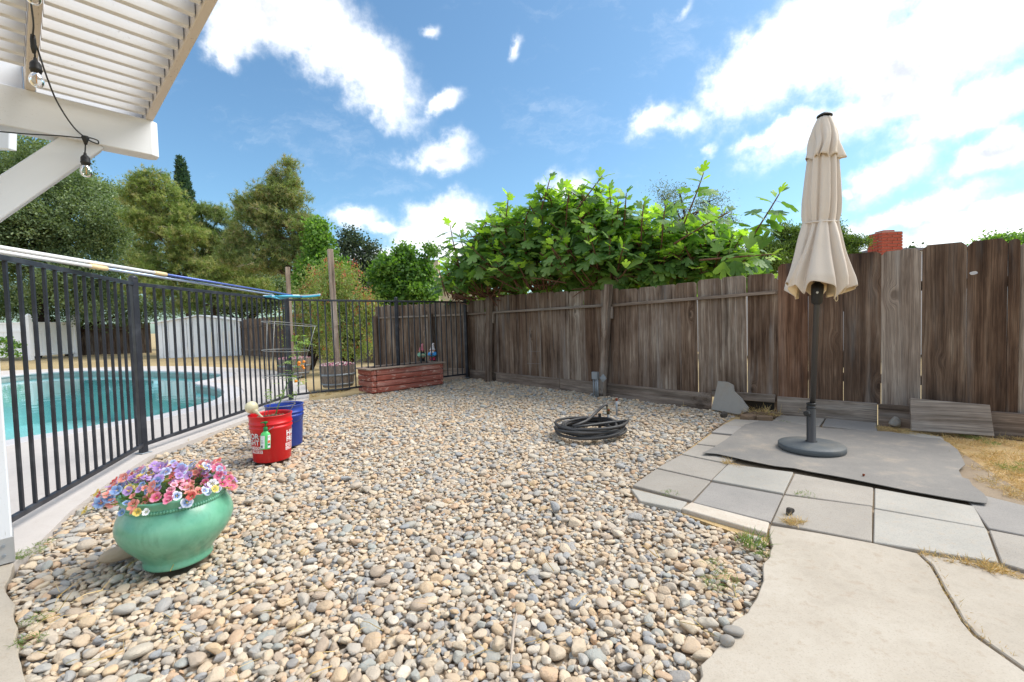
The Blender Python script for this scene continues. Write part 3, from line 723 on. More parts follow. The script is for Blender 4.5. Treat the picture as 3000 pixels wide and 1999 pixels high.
# ------------------------------------------------------------------ wooden fences
XA, XB = G(1378, 1105), G(2278, 1213)          # low fence line; XB also starts the tall fence
XC = G(3060, 1283)
def fence_board(parent, A, B, pxl, pxr, ytop, zbot, mat, back=0.0, ear=.028, hole=None, th=.019, tilt=0):
    """one dog-eared board standing on the line A-B between two points of the photograph"""
    P0 = PL(pxl, ytop, A, B); P1 = PL(pxr, ytop, A, B)
    u = Vector((B[0]-A[0], B[1]-A[1], 0)).normalized(); nrm = Vector((-u.y, u.x, 0))
    if nrm.y < 0: nrm = -nrm
    wd = (P1-P0).to_2d().length; ht = (P0.z+P1.z)/2-zbot
    org = Vector((P0.x, P0.y, zbot))+nrm*back
    # local X up, local Y along the fence
    z = Vector((0, 0, 1)).cross(u); M = Matrix((Vector((0, 0, 1)), u, z)).transposed().to_4x4(); M.translation = org
    M = M @ Matrix.Rotation(math.radians(tilt), 4, 'Z')
    e = min(ear, wd*.3); k = random.uniform(.7, 1.2)
    sg = lambda y_: (random.uniform(-.0015, .0015)+y_)
    poly = [(0, sg(0)), (ht*.35, sg(0)), (ht*.7, sg(0)), (ht-e*k, 0), (ht, e), (ht+random.uniform(-.004, .004), wd-e), (ht-e*k, wd), (ht*.66, sg(wd)), (ht*.33, sg(wd)), (0, sg(wd))]
    holes = []
    if hole:
        hp = PL(hole[0], hole[1], A, B); hx, hy = hp.z-zbot, (hp-P0).to_2d().length
        holes = [[(hx+.017*math.sin(q)*(.9+.2*math.sin(2*q)), hy+.027*math.cos(q)) for q in [i*math.pi/6 for i in range(12)]]]
    return prism('board', poly, th, mat, parent, M, holes)
def zat(A, B, px, py): return PL(px, py, A, B).z
c6 = lambda x, y: (1250+x/1.96, 450+y/1.96)
low = thing('wooden_fence', 'low weathered grey-brown board fence in front of the fig tree', 'fence', XA)
u_low = (XB-XA).normalized(); n_low = Vector((u_low.y, -u_low.x, 0)); n_low = n_low if n_low.y < 0 else -n_low    # towards the camera
LOWB = [(222,268,846),(269,325,843),(326,376,838),(376,440,822),(441,506,812),(507,571,808),(572,649,800),(650,732,796),(733,814,793),(815,904,790),(905,999,783),(1000,1052,780),(1052,1102,776),(1103,1209,777),(1210,1312,767),(1313,1428,756),(1430,1548,742),(1556,1688,722),(1691,1832,706),(1838,1990,692),(1988,2020,720)]
for i, (a, b_, yt) in enumerate(LOWB):
    px0, py0 = c6(a, yt); px1, _ = c6(b_, yt)
    fence_board(low, XA, XB, px0, px1, py0, .13, 'fence_wood', .01+random.uniform(0, .004), tilt=random.uniform(-.25, .25))
def along(A, B, px): p = PL(px, 1000, A, B); return Vector((p.x, p.y, 0))
def rail(parent, A, B, n, px0, y0, px1, y1, ht, th, off, mat, name='rail'):
    p0, p1 = PL(px0, y0, A, B)+n*off, PL(px1, y1, A, B)+n*off
    return beam(name, p0, p1, th, ht, mat, parent, bev=.003)
# nailing rails, in spans between the posts
for (x0, y0, x1, y1) in ((225,926,352,915), (380,914,1030,873), (1078,872,2012,797)):
    a, b_ = c6(x0, y0), c6(x1, y1); rail(low, XA, XB, n_low, a[0], a[1], b_[0], b_[1], .036, .05, .03, 'grey_wood')
for (x0, y0, x1, y1) in ((1640,1375,1690,1377), (1770,1390,2003,1408)):
    a, b_ = c6(x0, y0), c6(x1, y1); rail(low, XA, XB, n_low, a[0], a[1], b_[0], b_[1], .085, .04, .0, 'grey_wood')
# kickboards
for (x0, x1, yb0, yb1) in ((205,401,1278,1292), (403,769,1280,1330), (772,1040,1333,1366), (1043,1640,1356,1414)):
    a, b_ = c6(x0, yb0), c6(x1, yb1); p0, p1 = PL(*a, XA, XB)+n_low*.012, PL(*b_, XA, XB)+n_low*.012
    p0.z = p1.z = .015
    beam('kickboard', p0, p1, .03, .27, 'grey_wood', low, bev=.004)
# posts, the middle one leaning
for (xb, yb, xt, yt, wd) in ((378,1295,377,822,.10), (1028,1375,1062,752,.09)):
    a, b_ = PL(*c6(xb, yb), XA, XB)+n_low*.09, PL(*c6(xt, yt), XA, XB)+n_low*.07
    a.z = -.05; beam('post', a, b_, wd, wd, 'fence_wood', low, up=(u_low.x, u_low.y, 0), bev=.006)
for (x, y0, y1) in ((350,925,972), (392,910,975), (1026,873,945), (1072,872,948)):
    a, b_ = PL(*c6(x, y1), XA, XB)+n_low*.04, PL(*c6(x, y0+8), XA, XB)+n_low*.04
    beam('rail_block', a, b_, .035, .04, 'grey_wood', low, up=(u_low.x, u_low.y, 0))
# the return of the low fence, running off behind the iron panels
YA = XA+Vector((.02, .03, 0)); YB = Vector((-3.05, 10.25, 0))
ret = thing('wooden_fence', 'grey board fence behind the planter box and the black bars', 'fence', YA)
nb = 17; u_r = (YB-YA).normalized(); n_r = Vector((u_r.y, -u_r.x, 0)); n_r = n_r if n_r.y < 0 else -n_r
LR = (YB-YA).length
for i in range(nb):
    s0, s1 = i/nb*LR, (i+1)/nb*LR-.004
    org = YA+u_r*s0; M = Matrix((Vector((0, 0, 1)), u_r, Vector((0, 0, 1)).cross(u_r))).transposed().to_4x4(); M.translation = org+Vector((0, 0, .1))
    ht, wd = 1.40+random.uniform(-.015, .015), s1-s0; e = .025
    prism('board', [(0, 0), (ht-e, 0), (ht, e), (ht, wd-e), (ht-e, wd), (0, wd)], .019, 'fence_wood', ret, M)
beam('rail', YA+n_r*.03+Vector((0, 0, 1.24)), YB+n_r*.03+Vector((0, 0, 1.24)), .05, .036, 'grey_wood', ret)
beam('kickboard', YA+n_r*.02+Vector((0, 0, .02)), YB+n_r*.02+Vector((0, 0, .02)), .03, .29, 'grey_wood', ret)
for f_ in (.02, .36, .97): beam('post', YA+u_r*LR*f_+n_r*.06+Vector((0, 0, -.05)), YA+u_r*LR*f_+n_r*.06+Vector((0, 0, 1.28)), .09, .09, 'fence_wood', ret, up=(u_r.x, u_r.y, 0))

tall = thing('wooden_fence', 'tall dark brown board fence behind the closed umbrella', 'fence', XB)
u_t = (XC-XB).normalized(); n_t = Vector((u_t.y, -u_t.x, 0)); n_t = n_t if n_t.y < 0 else -n_t
TALL = [(2279,2366.6,771,0),(2368,2470.4,757,0),(2472,2582.6,741,0),(2584,2700.8,733,0),(2703,2833.2,714,.0),(2835,2954.2,703,0),(2956,2990.3,701,0),(2992,3090,703,.02)]
for i, (a, b_, yt, bk) in enumerate(TALL):
    fence_board(tall, XB, XC, a, b_, yt, .175, ['tall_wood_red','tall_wood','tall_wood','tall_wood_grey','tall_wood','tall_wood','tall_wood','tall_wood_grey'][i], .01+bk, ear=.035, hole=(2853, 800) if i == 5 else None, tilt=(-.2 if i == 3 else 0), th=.022)
p0, p1 = XB+n_t*.012+Vector((0, 0, .06)), XC+n_t*.012+Vector((0, 0, .06)); mid = XB+(XC-XB)*.44
beam('kickboard', p0, mid+n_t*.012+Vector((0, 0, .06)), .032, .26, 'grey_wood', tall, bev=.004)
beam('kickboard', mid+u_t*.006+n_t*.014+Vector((0, 0, .055)), p1, .032, .26, 'grey_wood', tall, bev=.004)
for z_ in (.42, 1.28): beam('rail', XB-n_t*.045+Vector((0, 0, z_)), XC-n_t*.045+Vector((0, 0, z_)), .038, .085, 'fence_wood', tall)
for f_ in (.002, .5, .98):
    q = XB+(XC-XB)*f_-n_t*.11; beam('post', q+Vector((0, 0, -.05)), q+Vector((0, 0, 1.38)), .09, .09, 'fence_wood', tall, up=(u_t.x, u_t.y, 0))

# ------------------------------------------------------------------ black iron pool fence
FA, FB, FC = G(421, 1328), G(853, 1173), G(1369, 1107)
F0 = FA+(G(47, 1555)-FA)*1.10
iron = thing('pool_fence', 'black iron picket fence around the swimming pool', 'fence', FA)
ZT, ZB_ = 1.475, .075
pk = box_mesh(ZT-ZB_, .016, .016, 0, 'picket'); pk.materials.append(MATS['black_metal'])
def iron_post(p, wd=.05, zt=1.53):
    o = beam('post', p+Vector((0, 0, -.02)), p+Vector((0, 0, zt)), wd, wd, 'black_metal', iron, up=(.3, 1, 0), bev=.003)
    beam('base_plate', p+Vector((0, 0, .001)), p+Vector((0, 0, .009)), .09, .09, 'galvanised', o, up=(.3, 1, 0))
    lathe('post_cap', [(.0001, zt+.02), (.02, zt+.016), (.03, zt+.004), (.03, zt-.006)], 'black_metal', o, T((p.x, p.y, 0)), 12)
def iron_panel(p, q, first=True):
    u_ = (q-p).normalized(); L = (q-p).length
    for z_ in (ZT, ZB_): beam('rail', p+Vector((0, 0, z_)), q+Vector((0, 0, z_)), .028, .030, 'black_metal', iron, bev=.002)
    n_ = max(2, round(L/.113))
    for i in range(1, n_):
        c_ = p+u_*(L*i/n_); M = Matrix((Vector((0, 0, 1)), u_, Vector((0, 0, 1)).cross(u_))).transposed().to_4x4(); M.translation = c_+Vector((0, 0, ZB_))
        inst('picket', pk, iron, M)
FM = FB+(FC-FB)*.545
for p in (FA, FB, FM, FC): iron_post(p)
for p, q in ((F0, FA), (FA, FB), (FB, FM), (FM, FC)): iron_panel(p, q)

# ------------------------------------------------------------------ pergola
u_p = Vector((.669, .743, 0)); v_p = Vector((.743, -.669, 0)); P0 = G(42, 1648)
perg = thing('pergola', 'white painted pergola corner with slatted roof and braced post', 'pergola', P0)
PG = lambda s_, w_, z_: P0+u_p*s_+v_p*w_+Vector((0, 0, z_))
def s_of(px, py): p = PL(px, py, P0, P0+u_p); return (p-P0).dot(u_p)
ZBM, ZTP, KR = 2.02, 2.21, .075
post = beam('post', PG(-.07, -.07, 0.02), PG(-.07, -.07, ZBM), .14, .14, 'white_paint_wood', perg, up=tuple(u_p), bev=.006)
brk = beam('post_bracket', PG(-.07, -.07, .005), PG(-.07, -.07, .125), .148, .148, 'bracket_metal', post, up=tuple(u_p), bev=.002)
for s_, z_ in ((-.03, .045), (-.03, .09), (-.09, .045), (-.09, .09)):
    V, Fc = tube_geo([PG(s_, .004, z_), PG(s_, .011, z_)], .007, 8); mesh_obj('bolt', V, Fc, 'galvanised', post, smooth=False)
SE = s_of(464, 418)
bmM = frame_m(PG(-2.2, -.05, (ZBM+ZTP)/2), PG(SE, -.05, (ZBM+ZTP)/2)); Lb = SE+2.2; hb = (ZTP-ZBM)/2
prof = [(0, -.05), (Lb-.03, -.05), (Lb+.004, -.028), (Lb+.004, .028), (Lb-.03, .05), (0, .05)]
me = prism_mesh([(x, -y) for x, y in prof], ZTP-ZBM, bev=.004, name='beam'); me.materials.append(MATS['white_paint_wood']); inst('beam', me, perg, bmM)
beam('brace', PG(-.14, -.055, 1.49), PG(s_of(300, 444)-.04, -.055, ZBM+.035), .085, .13, 'white_paint_wood', perg, bev=.004)
def rafter(s0, s1, wmax, name='rafter'):
    sm = (s0+s1)/2; hh = .14
    return beam(name, PG(sm, -.10, ZTP-.10*KR+hh/2), PG(sm, wmax, ZTP+wmax*KR+hh/2), abs(s1-s0), hh, 'warm_bounce_paint_wood', perg, bev=.003)
sr0, sr1 = s_of(73, 262), s_of(104, 266); se0, se1 = s_of(427, 350), s_of(450, 358)
WM = 2.7
rafter(sr0, sr1, WM); rafter(se0, se1, WM); rafter(sr0-(se0-sr0)*1.0, sr1-(se0-sr0)*1.0, WM)
sp = .088
def slats(sa, sb, w0):
    k = 0
    while True:
        w_ = w0+sp*k; k += 1
        if w_ > WM-.05: break
        z_ = ZTP+w_*KR+.012+.038
        beam('slat', PG(sa, w_, z_), PG(sb, w_, z_), .026, .076, 'white_paint_wood', perg, bev=.002)
slats(sr1+.004, se0-.004, .02-sp); slats(sr0-(se0-sr1)-.0, sr0-.004, .02+2*sp)
beam('blocking', PG(sr0-(se0-sr1), -.06, ZTP+.085), PG(sr0-.003, -.06, ZTP+.085), .04, .166, 'white_paint_wood', perg)
# tail of the next beam over, weathered and split
q0, q1 = D(-160, 404, 3.4), D(38, 414, 3.3)
beam('weathered_beam_end', q0, q1, .05, .125, 'white_paint_wood', perg, bev=.004)

# string of bulbs hung along the rafter and the beam
bulb1, bulb2, bulb0 = D(106, 196, 1.80), PL(252, 470, P0+v_p*.05, P0+v_p*.05+u_p), D(78, -30, 1.5)
lights = thing('string_light', 'black cord with clear filament bulbs hung on the pergola', 'string light', PG(0, .03, 2.0))
pw = lambda px, py: PL(px, py, P0+v_p*.03, P0+v_p*.03+u_p)
j1 = D(97, 118, 1.80)
tube('cable', smooth_path([D(80, -60, 1.45), D(90, 5, 1.62), D(98, 70, 1.74), D(97, 112, 1.80), D(112, 150, 1.83), D(135, 220, 1.95), D(168, 300, 2.05), pw(215, 372), pw(256, 408), pw(280, 420), pw(288, 421), pw(286, 412), pw(262, 404), pw(236, 404), pw(170, 398), pw(80, 393), pw(0, 386), pw(-60, 380)], 6), .0032, 'black_plastic', lights, 6)
def bulb(parent, top, sc=1.0):
    sk = lathe('socket', [(.0001, 0), (.006, 0), (.008, -.012), (.016, -.02), (.021, -.03), (.0215, -.05), (.023, -.052), (.023, -.058), (.020, -.06), (.0195, -.068), (.0001, -.068)], 'black_plastic', parent, T(top) @ Matrix.Scale(sc, 4), 16)
    M = T(top) @ Matrix.Scale(sc, 4)
    gls = lathe('bulb', [(.013, -.066), (.016, -.072), (.024, -.086), (.028, -.102), (.026, -.118), (.018, -.130), (.008, -.136), (.0001, -.137)], 'bulb_glass', sk, M, 20)
    lathe('filament', [(.0001, -.075), (.0016, -.076), (.002, -.1), (.0016, -.118), (.0001, -.119)], 'bulb_filament', sk, M, 8)
st1 = j1; b1t = D(103, 170, 1.80); b2t = PL(249, 448, P0+v_p*.04, P0+v_p*.04+u_p)
lathe('clip', [(.0001, .02), (.007, .02), (.009, 0), (.009, -.03), (.005, -.05), (.0001, -.05)], 'black_plastic', lights, T(j1), 12)
tube('drop_cord', [j1+Vector((.002, 0, -.03)), b1t], .003, 'black_plastic', lights, 6); bulb(lights, b1t, .82)
j2 = pw(250, 407); lathe('clip', [(.0001, .012), (.014, .012), (.016, .004), (.010, -.012), (.006, -.028), (.0001, -.028)], 'black_plastic', lights, T(j2), 12)
tube('drop_cord', [j2+Vector((0, 0, -.02)), b2t], .003, 'black_plastic', lights, 6); bulb(lights, b2t, .88)
bulb(lights, D(92, -84, 1.60), .8)

# ------------------------------------------------------------------ glazed pot full of cloth flowers
pot = thing('flower_pot', 'squat green glazed ceramic pot standing on the gravel', 'pot', POT)
PM = T(POT)
zp = [(.0001, .012), (.120, .004), (.131, .008), (.134, .018), (.130, .030), (.134, .045), (.158, .075), (.188, .112), (.212, .150), (.223, .185), (.223, .208), (.216, .236), (.203, .262), (.194, .278), (.190, .284)]
body = lathe('body', zp, 'glazed_pot', pot, PM, 64)
lathe('rim', [(.191, .282), (.193, .296), (.198, .312), (.206, .326), (.207, .334), (.203, .338), (.196, .334), (.186, .315), (.182, .29), (.18, .26), (.0001, .258)], 'glazed_pot', pot, PM, 64)
V, Fc = merge([ball_geo(((.1935)*math.cos(i*2*math.pi/110), (.1935)*math.sin(i*2*math.pi/110), .291), 1, 6, (.0066, .0066, .0085)) for i in range(110)])
V = [Vector(v) for v in V]; bd = mesh_obj('bead_band', V, Fc, 'glazed_pot', pot, PM, True)
lathe('soil_fill', [(.0001, .305), (.1, .304), (.192, .300)], 'soil', pot, PM, 32)

def flower_mesh(col, seed):
    rs = random.Random(seed); V, Fc = [Vector((0, 0, 0))], []
    npet = rs.choice([5, 5, 6])
    for k in range(npet):
        a = 2*math.pi*k/npet+rs.uniform(-.08, .08); Lp = .022*rs.uniform(.9, 1.1); wv = math.pi/npet*1.12
        i0 = len(V); lift = rs.uniform(.0, .006)
        for (f_, wf) in ((.35, .5), (.7, 1.0), (.95, .8), (1.03, .28)):
            for sg in (-1, 0, 1):
                q = a+sg*wv*wf; zz = lift*f_+.004*f_*f_+(.0025 if sg == 0 else -.0005)*f_+rs.uniform(-.0022, .0022)*f_
                V.append(Vector((math.cos(q)*Lp*f_, math.sin(q)*Lp*f_, zz+.0003*k)))
        Fc += [(0, i0, i0+1), (0, i0+1, i0+2)]
        for r_ in range(3):
            for c_ in range(2): Fc.append((i0+r_*3+c_, i0+(r_+1)*3+c_, i0+(r_+1)*3+c_+1, i0+r_*3+c_+1))
    me = bpy.data.meshes.new('flower'); me.from_pydata([tuple(v) for v in V], [], Fc); me.update(); me.materials.append(MATS['petal_'+col])
    me.polygons.foreach_set('use_smooth', [True]*len(me.polygons)); return me
FCOL = ['purple', 'blue_white', 'red', 'coral', 'yellow', 'magenta', 'white', 'blue']
FPICK = ['purple', 'purple', 'purple', 'coral', 'coral', 'magenta', 'yellow', 'blue_white', 'blue_white', 'red', 'white', 'pink', 'pink', 'blue']
FCOL.append('pink')
FM_ = {c: [flower_mesh(c, i*10+j) for j in range(3)] for i, c in enumerate(FCOL)}
bq = thing('flower_bunch', 'bunch of multicoloured cloth flowers filling the green pot', 'flowers', POT+Vector((0, 0, .3)))
rs = random.Random(5); seeds = [(rs.uniform(-.22, .22), rs.uniform(-.22, .22), rs.choice(FPICK)) for _ in range(34)]
stems = []; count = 0; tries = 0; placed = []
while count < 260 and tries < 9000:
    tries += 1
    a, r_ = rs.uniform(0, 2*math.pi), .235*math.sqrt(rs.random())
    x, y = r_*math.cos(a), r_*math.sin(a)
    z = .335+.062*(1-(r_/.24)**2)+rs.uniform(-.02, .045)-(.02 if r_ > .2 else 0)
    # the bunch spills over towards the pool side
    if x < -.08: x *= 1.28; z -= max(0, -x-.2)*.35
    p = Vector((x, y, z))
    if any((p-q).length < .017 for q in placed): continue
    placed.append(p)
    cset = sorted(seeds, key=lambda s_: (s_[0]-x)**2+(s_[1]-y)**2); col = cset[0][2] if rs.random() < .6 else rs.choice(FPICK)
    nrm = Vector((x*3.2+rs.uniform(-.9, .9)-.05, y*3.2+rs.uniform(-.9, .9)-.5, 1.0)).normalized()
    M = T(POT+p) @ nrm.to_track_quat('Z', 'Y').to_matrix().to_4x4() @ Matrix.Rotation(rs.uniform(0, 6.28), 4, 'Z') @ Matrix.Scale(rs.uniform(.6, 1.12), 4)
    inst('flower', FM_[col][rs.randrange(3)], bq, M); count += 1
    if rs.random() < .5:
        b0 = Vector((x*.35, y*.35, .30)); stems.append(tube_geo([POT+b0, POT+(b0+p)/2+Vector((x*.2, y*.2, .015)), POT+p-nrm*.002], .0016, 5))
for (x, y, z, col) in ((-.31, -.05, .335, 'yellow'), (-.30, -.12, .285, 'yellow'), (-.27, .03, .37, 'purple'), (-.26, -.11, .315, 'purple'), (-.22, -.15, .32, 'yellow')):
    p = Vector((x, y, z)); nrm = Vector((x*2, -.7, .6)).normalized()
    inst('flower', FM_[col][0], bq, T(POT+p) @ nrm.to_track_quat('Z', 'Y').to_matrix().to_4x4())
    stems.append(tube_geo(smooth_path([POT+Vector((x*.4, y*.4, .30)), POT+Vector((x*.75, y*.8, z+.015)), POT+p-nrm*.003], 4), .0018, 5))
lv, lf = [], []
for _ in range(260):
    a, r_ = rs.uniform(0, 6.283), .2*math.sqrt(rs.random()); p = POT+Vector((r_*math.cos(a), r_*math.sin(a), .318+.05*(1-(r_/.2)**2)+rs.uniform(0, .02))); d_ = Vector((math.cos(a)+rs.uniform(-1, 1), math.sin(a)+rs.uniform(-1, 1), rs.uniform(.1, 1))).normalized(); sd_ = d_.orthogonal().normalized(); l_ = rs.uniform(.02, .045)
    i0 = len(lv); lv += [p, p+d_*l_*.5+sd_*l_*.16, p+d_*l_, p+d_*l_*.5-sd_*l_*.16]; lf.append((i0, i0+1, i0+2, i0+3))
stuff(np_mesh('leaves', np.array([tuple(v) for v in lv]), np.array(lf), 'green_grass', bq, rnd=RNG.random(len(lf))))
V, Fc = merge(stems); mesh_obj('stems', V, Fc, 'stem_green', bq, smooth=True)

# ------------------------------------------------------------------ buckets, tomato plant and its cage
def bucket(name, label, c, rb, rt, h, mat, parent=None, prints=False):
    t_ = thing(name, label, 'bucket', c); M = T(c)
    R = lambda z_: rb+(rt-rb)*z_/h
    prof = [(.0001, .004), (rb-.006, .003), (rb, .01), (R(h*.70), h*.70), (R(h*.72)+.007, h*.725), (R(h*.72)+.007, h*.755), (R(h*.77), h*.765), (R(h*.79), h*.80), (R(h*.8)+.006, h*.805), (R(h*.8)+.006, h*.835), (R(h*.84), h*.845), (R(h*.98), h*.975), (rt+.004, h*.985), (rt+.004, h), (rt-.004, h), (rt-.006, h*.97), (R(h*.5)-.006, h*.5), (R(.05)-.006, .03), (.0001, .028)]
    lathe('shell', prof, mat, t_, M, 48)
    return t_, M, R
red, RM, RR = bucket('bucket', 'red plastic bucket with white printing and a tomato plant', RED, .137, .157, .372, 'red_plastic')
blue, BMx, BR = bucket('bucket', 'blue plastic bucket standing behind the red one', BLUE, .137, .157, .372, 'blue_plastic')
lathe('soil_fill', [(.0001, .338), (.06, .345), (.10, .336), (.148, .335)], 'soil', red, RM, 24)
V, Fc = merge([ball_geo((.14*math.sqrt(random.random())*math.cos(q), .14*math.sqrt(random.random())*math.sin(q), .341), random.uniform(.004, .009), 4, (1, 1, .6)) for q in [random.uniform(0, 6.28) for _ in range(170)]])
o = mesh_obj('soil_crumbs', V, Fc, 'brown_block', red, RM); stuff(o)
# wire bails
cam_ang = math.atan2(-RED.y, -RED.x)
def on_bucket(c, Rf, ang, z, off=.004): r_ = Rf(z)+off; return Vector((c.x+r_*math.cos(ang), c.y+r_*math.sin(ang), c.z+z))
hz = .372*.78
a1 = cam_ang+.12
tube('handle', smooth_path([on_bucket(RED, RR, a1, hz, .010), on_bucket(RED, RR, a1-.30, hz-.03, .016), on_bucket(RED, RR, a1-.75, hz-.075, .02), on_bucket(RED, RR, a1-1.3, hz-.10, .02), on_bucket(RED, RR, a1-2.2, hz-.08, .018), on_bucket(RED, RR, a1-math.pi, hz, .01)], 5), .0022, 'galvanised', red, 6)
tube('handle', smooth_path([on_bucket(BLUE, BR, 0.1, hz, .01), on_bucket(BLUE, BR, -.2, hz-.05, .02), on_bucket(BLUE, BR, -.7, hz-.07, .018)], 5), .002, 'black_plastic', blue, 6)
# lettering wrapped round the red bucket
def wrapped(text, ang0, z, size, mat, align='CENTER', box=None, box_mat='white_print', parent=red, c=RED, Rf=RR, off=.0016):
    cu = bpy.data.curves.new('lettering', 'FONT'); cu.body = text; cu.size = size; cu.align_x = align; cu.align_y = 'CENTER'; cu.extrude = 0; cu.resolution_u = 2; cu.offset = size*.022
    tmp = bpy.data.objects.new('tmp', cu); COL.objects.link(tmp)
    dg = bpy.context.evaluated_depsgraph_get(); me0 = bpy.data.meshes.new_from_object(tmp.evaluated_get(dg)); bpy.data.objects.remove(tmp)
    bm = bmesh.new(); bm.from_mesh(me0)
    bmesh.ops.triangulate(bm, faces=bm.faces[:]); bmesh.ops.subdivide_edges(bm, edges=[e for e in bm.edges if e.calc_length() > .012], cuts=1)
    def put(v, o_):
        zz = z+v.y; r_ = Rf(zz)+o_; q = ang0+v.x/r_
        return Vector((c.x+r_*math.cos(q), c.y+r_*math.sin(q), c.z+zz))
    for v in bm.verts: v.co = put(v.co, off)
    me = bpy.data.meshes.new('lettering'); bm.to_mesh(me); bm.free(); me.materials.append(MATS[mat]); ob = inst('lettering', me, parent)
    if box:
        wd, ht = box; n = 12; V, Fc = [], []
        for i in range(n+1):
            x = (-wd+wd*i/n) if align == 'RIGHT' else ((wd*i/n) if align == 'LEFT' else -wd/2+wd*i/n)
            x += .006 if align == 'RIGHT' else (-.006 if align == 'LEFT' else 0)
            V += [put(Vector((x, -ht/2, 0)), off*.5), put(Vector((x, ht/2, 0)), off*.5)]
        Fc = [(2*i, 2*i+2, 2*i+3, 2*i+1) for i in range(n)]
        mesh_obj('print_panel', V, Fc, box_mat, parent)
    return ob
aL, aR = cam_ang-.52, cam_ang+.78
for txt, z_, s_ in (('HARBOR', .215, .062), ('FREIGHT', .165, .056)):
    wrapped(txt, aL-.10, z_, s_, 'white_print', 'RIGHT'); wrapped(txt, aR, z_, s_, 'white_print', 'LEFT')
for txt, z_ in (('QUALITY TOOLS', .124), ('LOWEST PRICES', .094)):
    wrapped(txt, aL, z_, .026, 'red_plastic', 'RIGHT', (.235, .025)); wrapped(txt, aR, z_, .026, 'red_plastic', 'LEFT', (.235, .025))

cg = RED+Vector((.035, .0, 0))
cage = thing('plant_cage', 'tapered wire cage of rings round the tomato plant', 'plant cage', cg+Vector((0, 0, .34)))
rings = [(D(848, 949, RED.y), .198, .12), (D(838, 1027, RED.y), .172, .05), (D(828, 1104, RED.y), .142, .02), (D(818, 1186, RED.y), .118, .0)]
for c_, r_, tl in rings:
    tube('ring', [c_+Vector((r_*math.cos(q), r_*math.sin(q), -tl*r_*math.cos(q)*1.1)) for q in [i*2*math.pi/40 for i in range(41)]], .0022, 'wire', cage, 6)
for a in (math.radians(150), math.radians(-115), math.radians(5)):
    pts = [c_+Vector((r_*math.cos(a), r_*math.sin(a), -tl*r_*math.cos(a)*1.1)) for c_, r_, tl in rings]
    pts.append(RED+Vector((.085*math.cos(a)+.01, .085*math.sin(a), .30))); tube('leg', pts, .0024, 'wire', cage, 6)
tom = thing('tomato_plant', 'thin tomato plant with small orange fruit in the red bucket', 'tomato plant', RED+Vector((.02, 0, .34)))
Yr = RED.y
stp = smooth_path([D(808, 1214, Yr), D(815, 1190, Yr-.01), D(826, 1165, Yr), D(840, 1128, Yr-.02), D(858, 1095, Yr-.04), D(870, 1055, Yr-.05), D(880, 1015, Yr-.05), D(884, 985, Yr-.05)], 4)
st2 = smooth_path([D(858, 1095, Yr-.04), D(872, 1085, Yr-.1), D(888, 1070, Yr-.12)], 4)
V, Fc = merge([tube_geo(stp, [.006-.0045*i/(len(stp)-1) for i in range(len(stp))], 6), tube_geo(st2, .0018, 5)]); mesh_obj('stem', V, Fc, 'stem_green', tom, smooth=True)
LV, LF = [], []
def pin_leaf(p, d_, L):
    """a small pinnate leaf: paired leaflets along a rachis"""
    d_ = d_.normalized(); side = d_.cross(Vector((0, 0, 1))).normalized(); upv = side.cross(d_)
    for k in range(4):
        b_ = p+d_*L*(.3+.22*k)-Vector((0, 0, .25*L*k*k/16))
        for sg in (-1, 1):
            q = (side*sg+d_*.5+upv*random.uniform(-.5, .2)).normalized(); l_ = L*random.uniform(.25, .4); w_ = l_*.28; n_ = q.cross(upv).normalized()
            i0 = len(LV); LV.extend([b_, b_+q*l_*.5+n_*w_, b_+q*l_, b_+q*l_*.5-n_*w_]); LF.append((i0, i0+1, i0+2, i0+3))
for (px, py, n_) in ((800,1172,4), (792,1150,3), (838,1120,3), (850,1105,3), (835,1160,4), (880,1110,4), (858,1140,3), (862,1085,4), (846,1065,4), (878,1040,4), (888,1000,6), (900,1010,5), (868,1010,4), (856,1052,4), (884,984,4), (820,1168,3), (893,1030,3), (845,1090,3), (900,1060,2)):
    for _ in range(n_):
        p = D(px+random.uniform(-9, 9), py+random.uniform(-8, 8), Yr-.04+random.uniform(-.05, .05))
        pin_leaf(p, Vector((random.uniform(-1, 1), random.uniform(-1, .5), random.uniform(-.3, .5))), random.uniform(.045, .08))
np_mesh('foliage', np.array([tuple(v) for v in LV]), np.array(LF), 'tomato_leaf', tom, rnd=RNG.random(len(LF)))
for (px, py, r_) in ((876,1063,.0135), (890,1060,.0115), (886,1073,.0125), (890,1079,.010), (876,1069,.011), (867,1117,.0125)):
    c_ = D(px, py, Yr-.10); V, Fc = ball_geo(c_, r_, 8, (1, 1, .92)); mesh_obj('fruit', V, Fc, 'tomato', tom, smooth=True)
# watering globe pushed into the soil, leaning on the rim
gb = D(737, 1194, Yr-.06); gt = D(762, 1217, Yr-.08)
globe = thing('watering_globe', 'cream coloured plastic watering globe leaning on the red bucket rim', 'watering globe', gt)
V, Fc = ball_geo((0, 0, 0), .049, 14); mesh_obj('bulb', V, Fc, 'balloon', globe, T(gb), True)
dn = (gt-gb).normalized(); tube('neck', [gb+dn*.048, gb+dn*.062, gb+dn*.09, gt+dn*.03, gt+dn*.06], [.026, .014, .009, .008, .006], 'balloon', globe, 10)
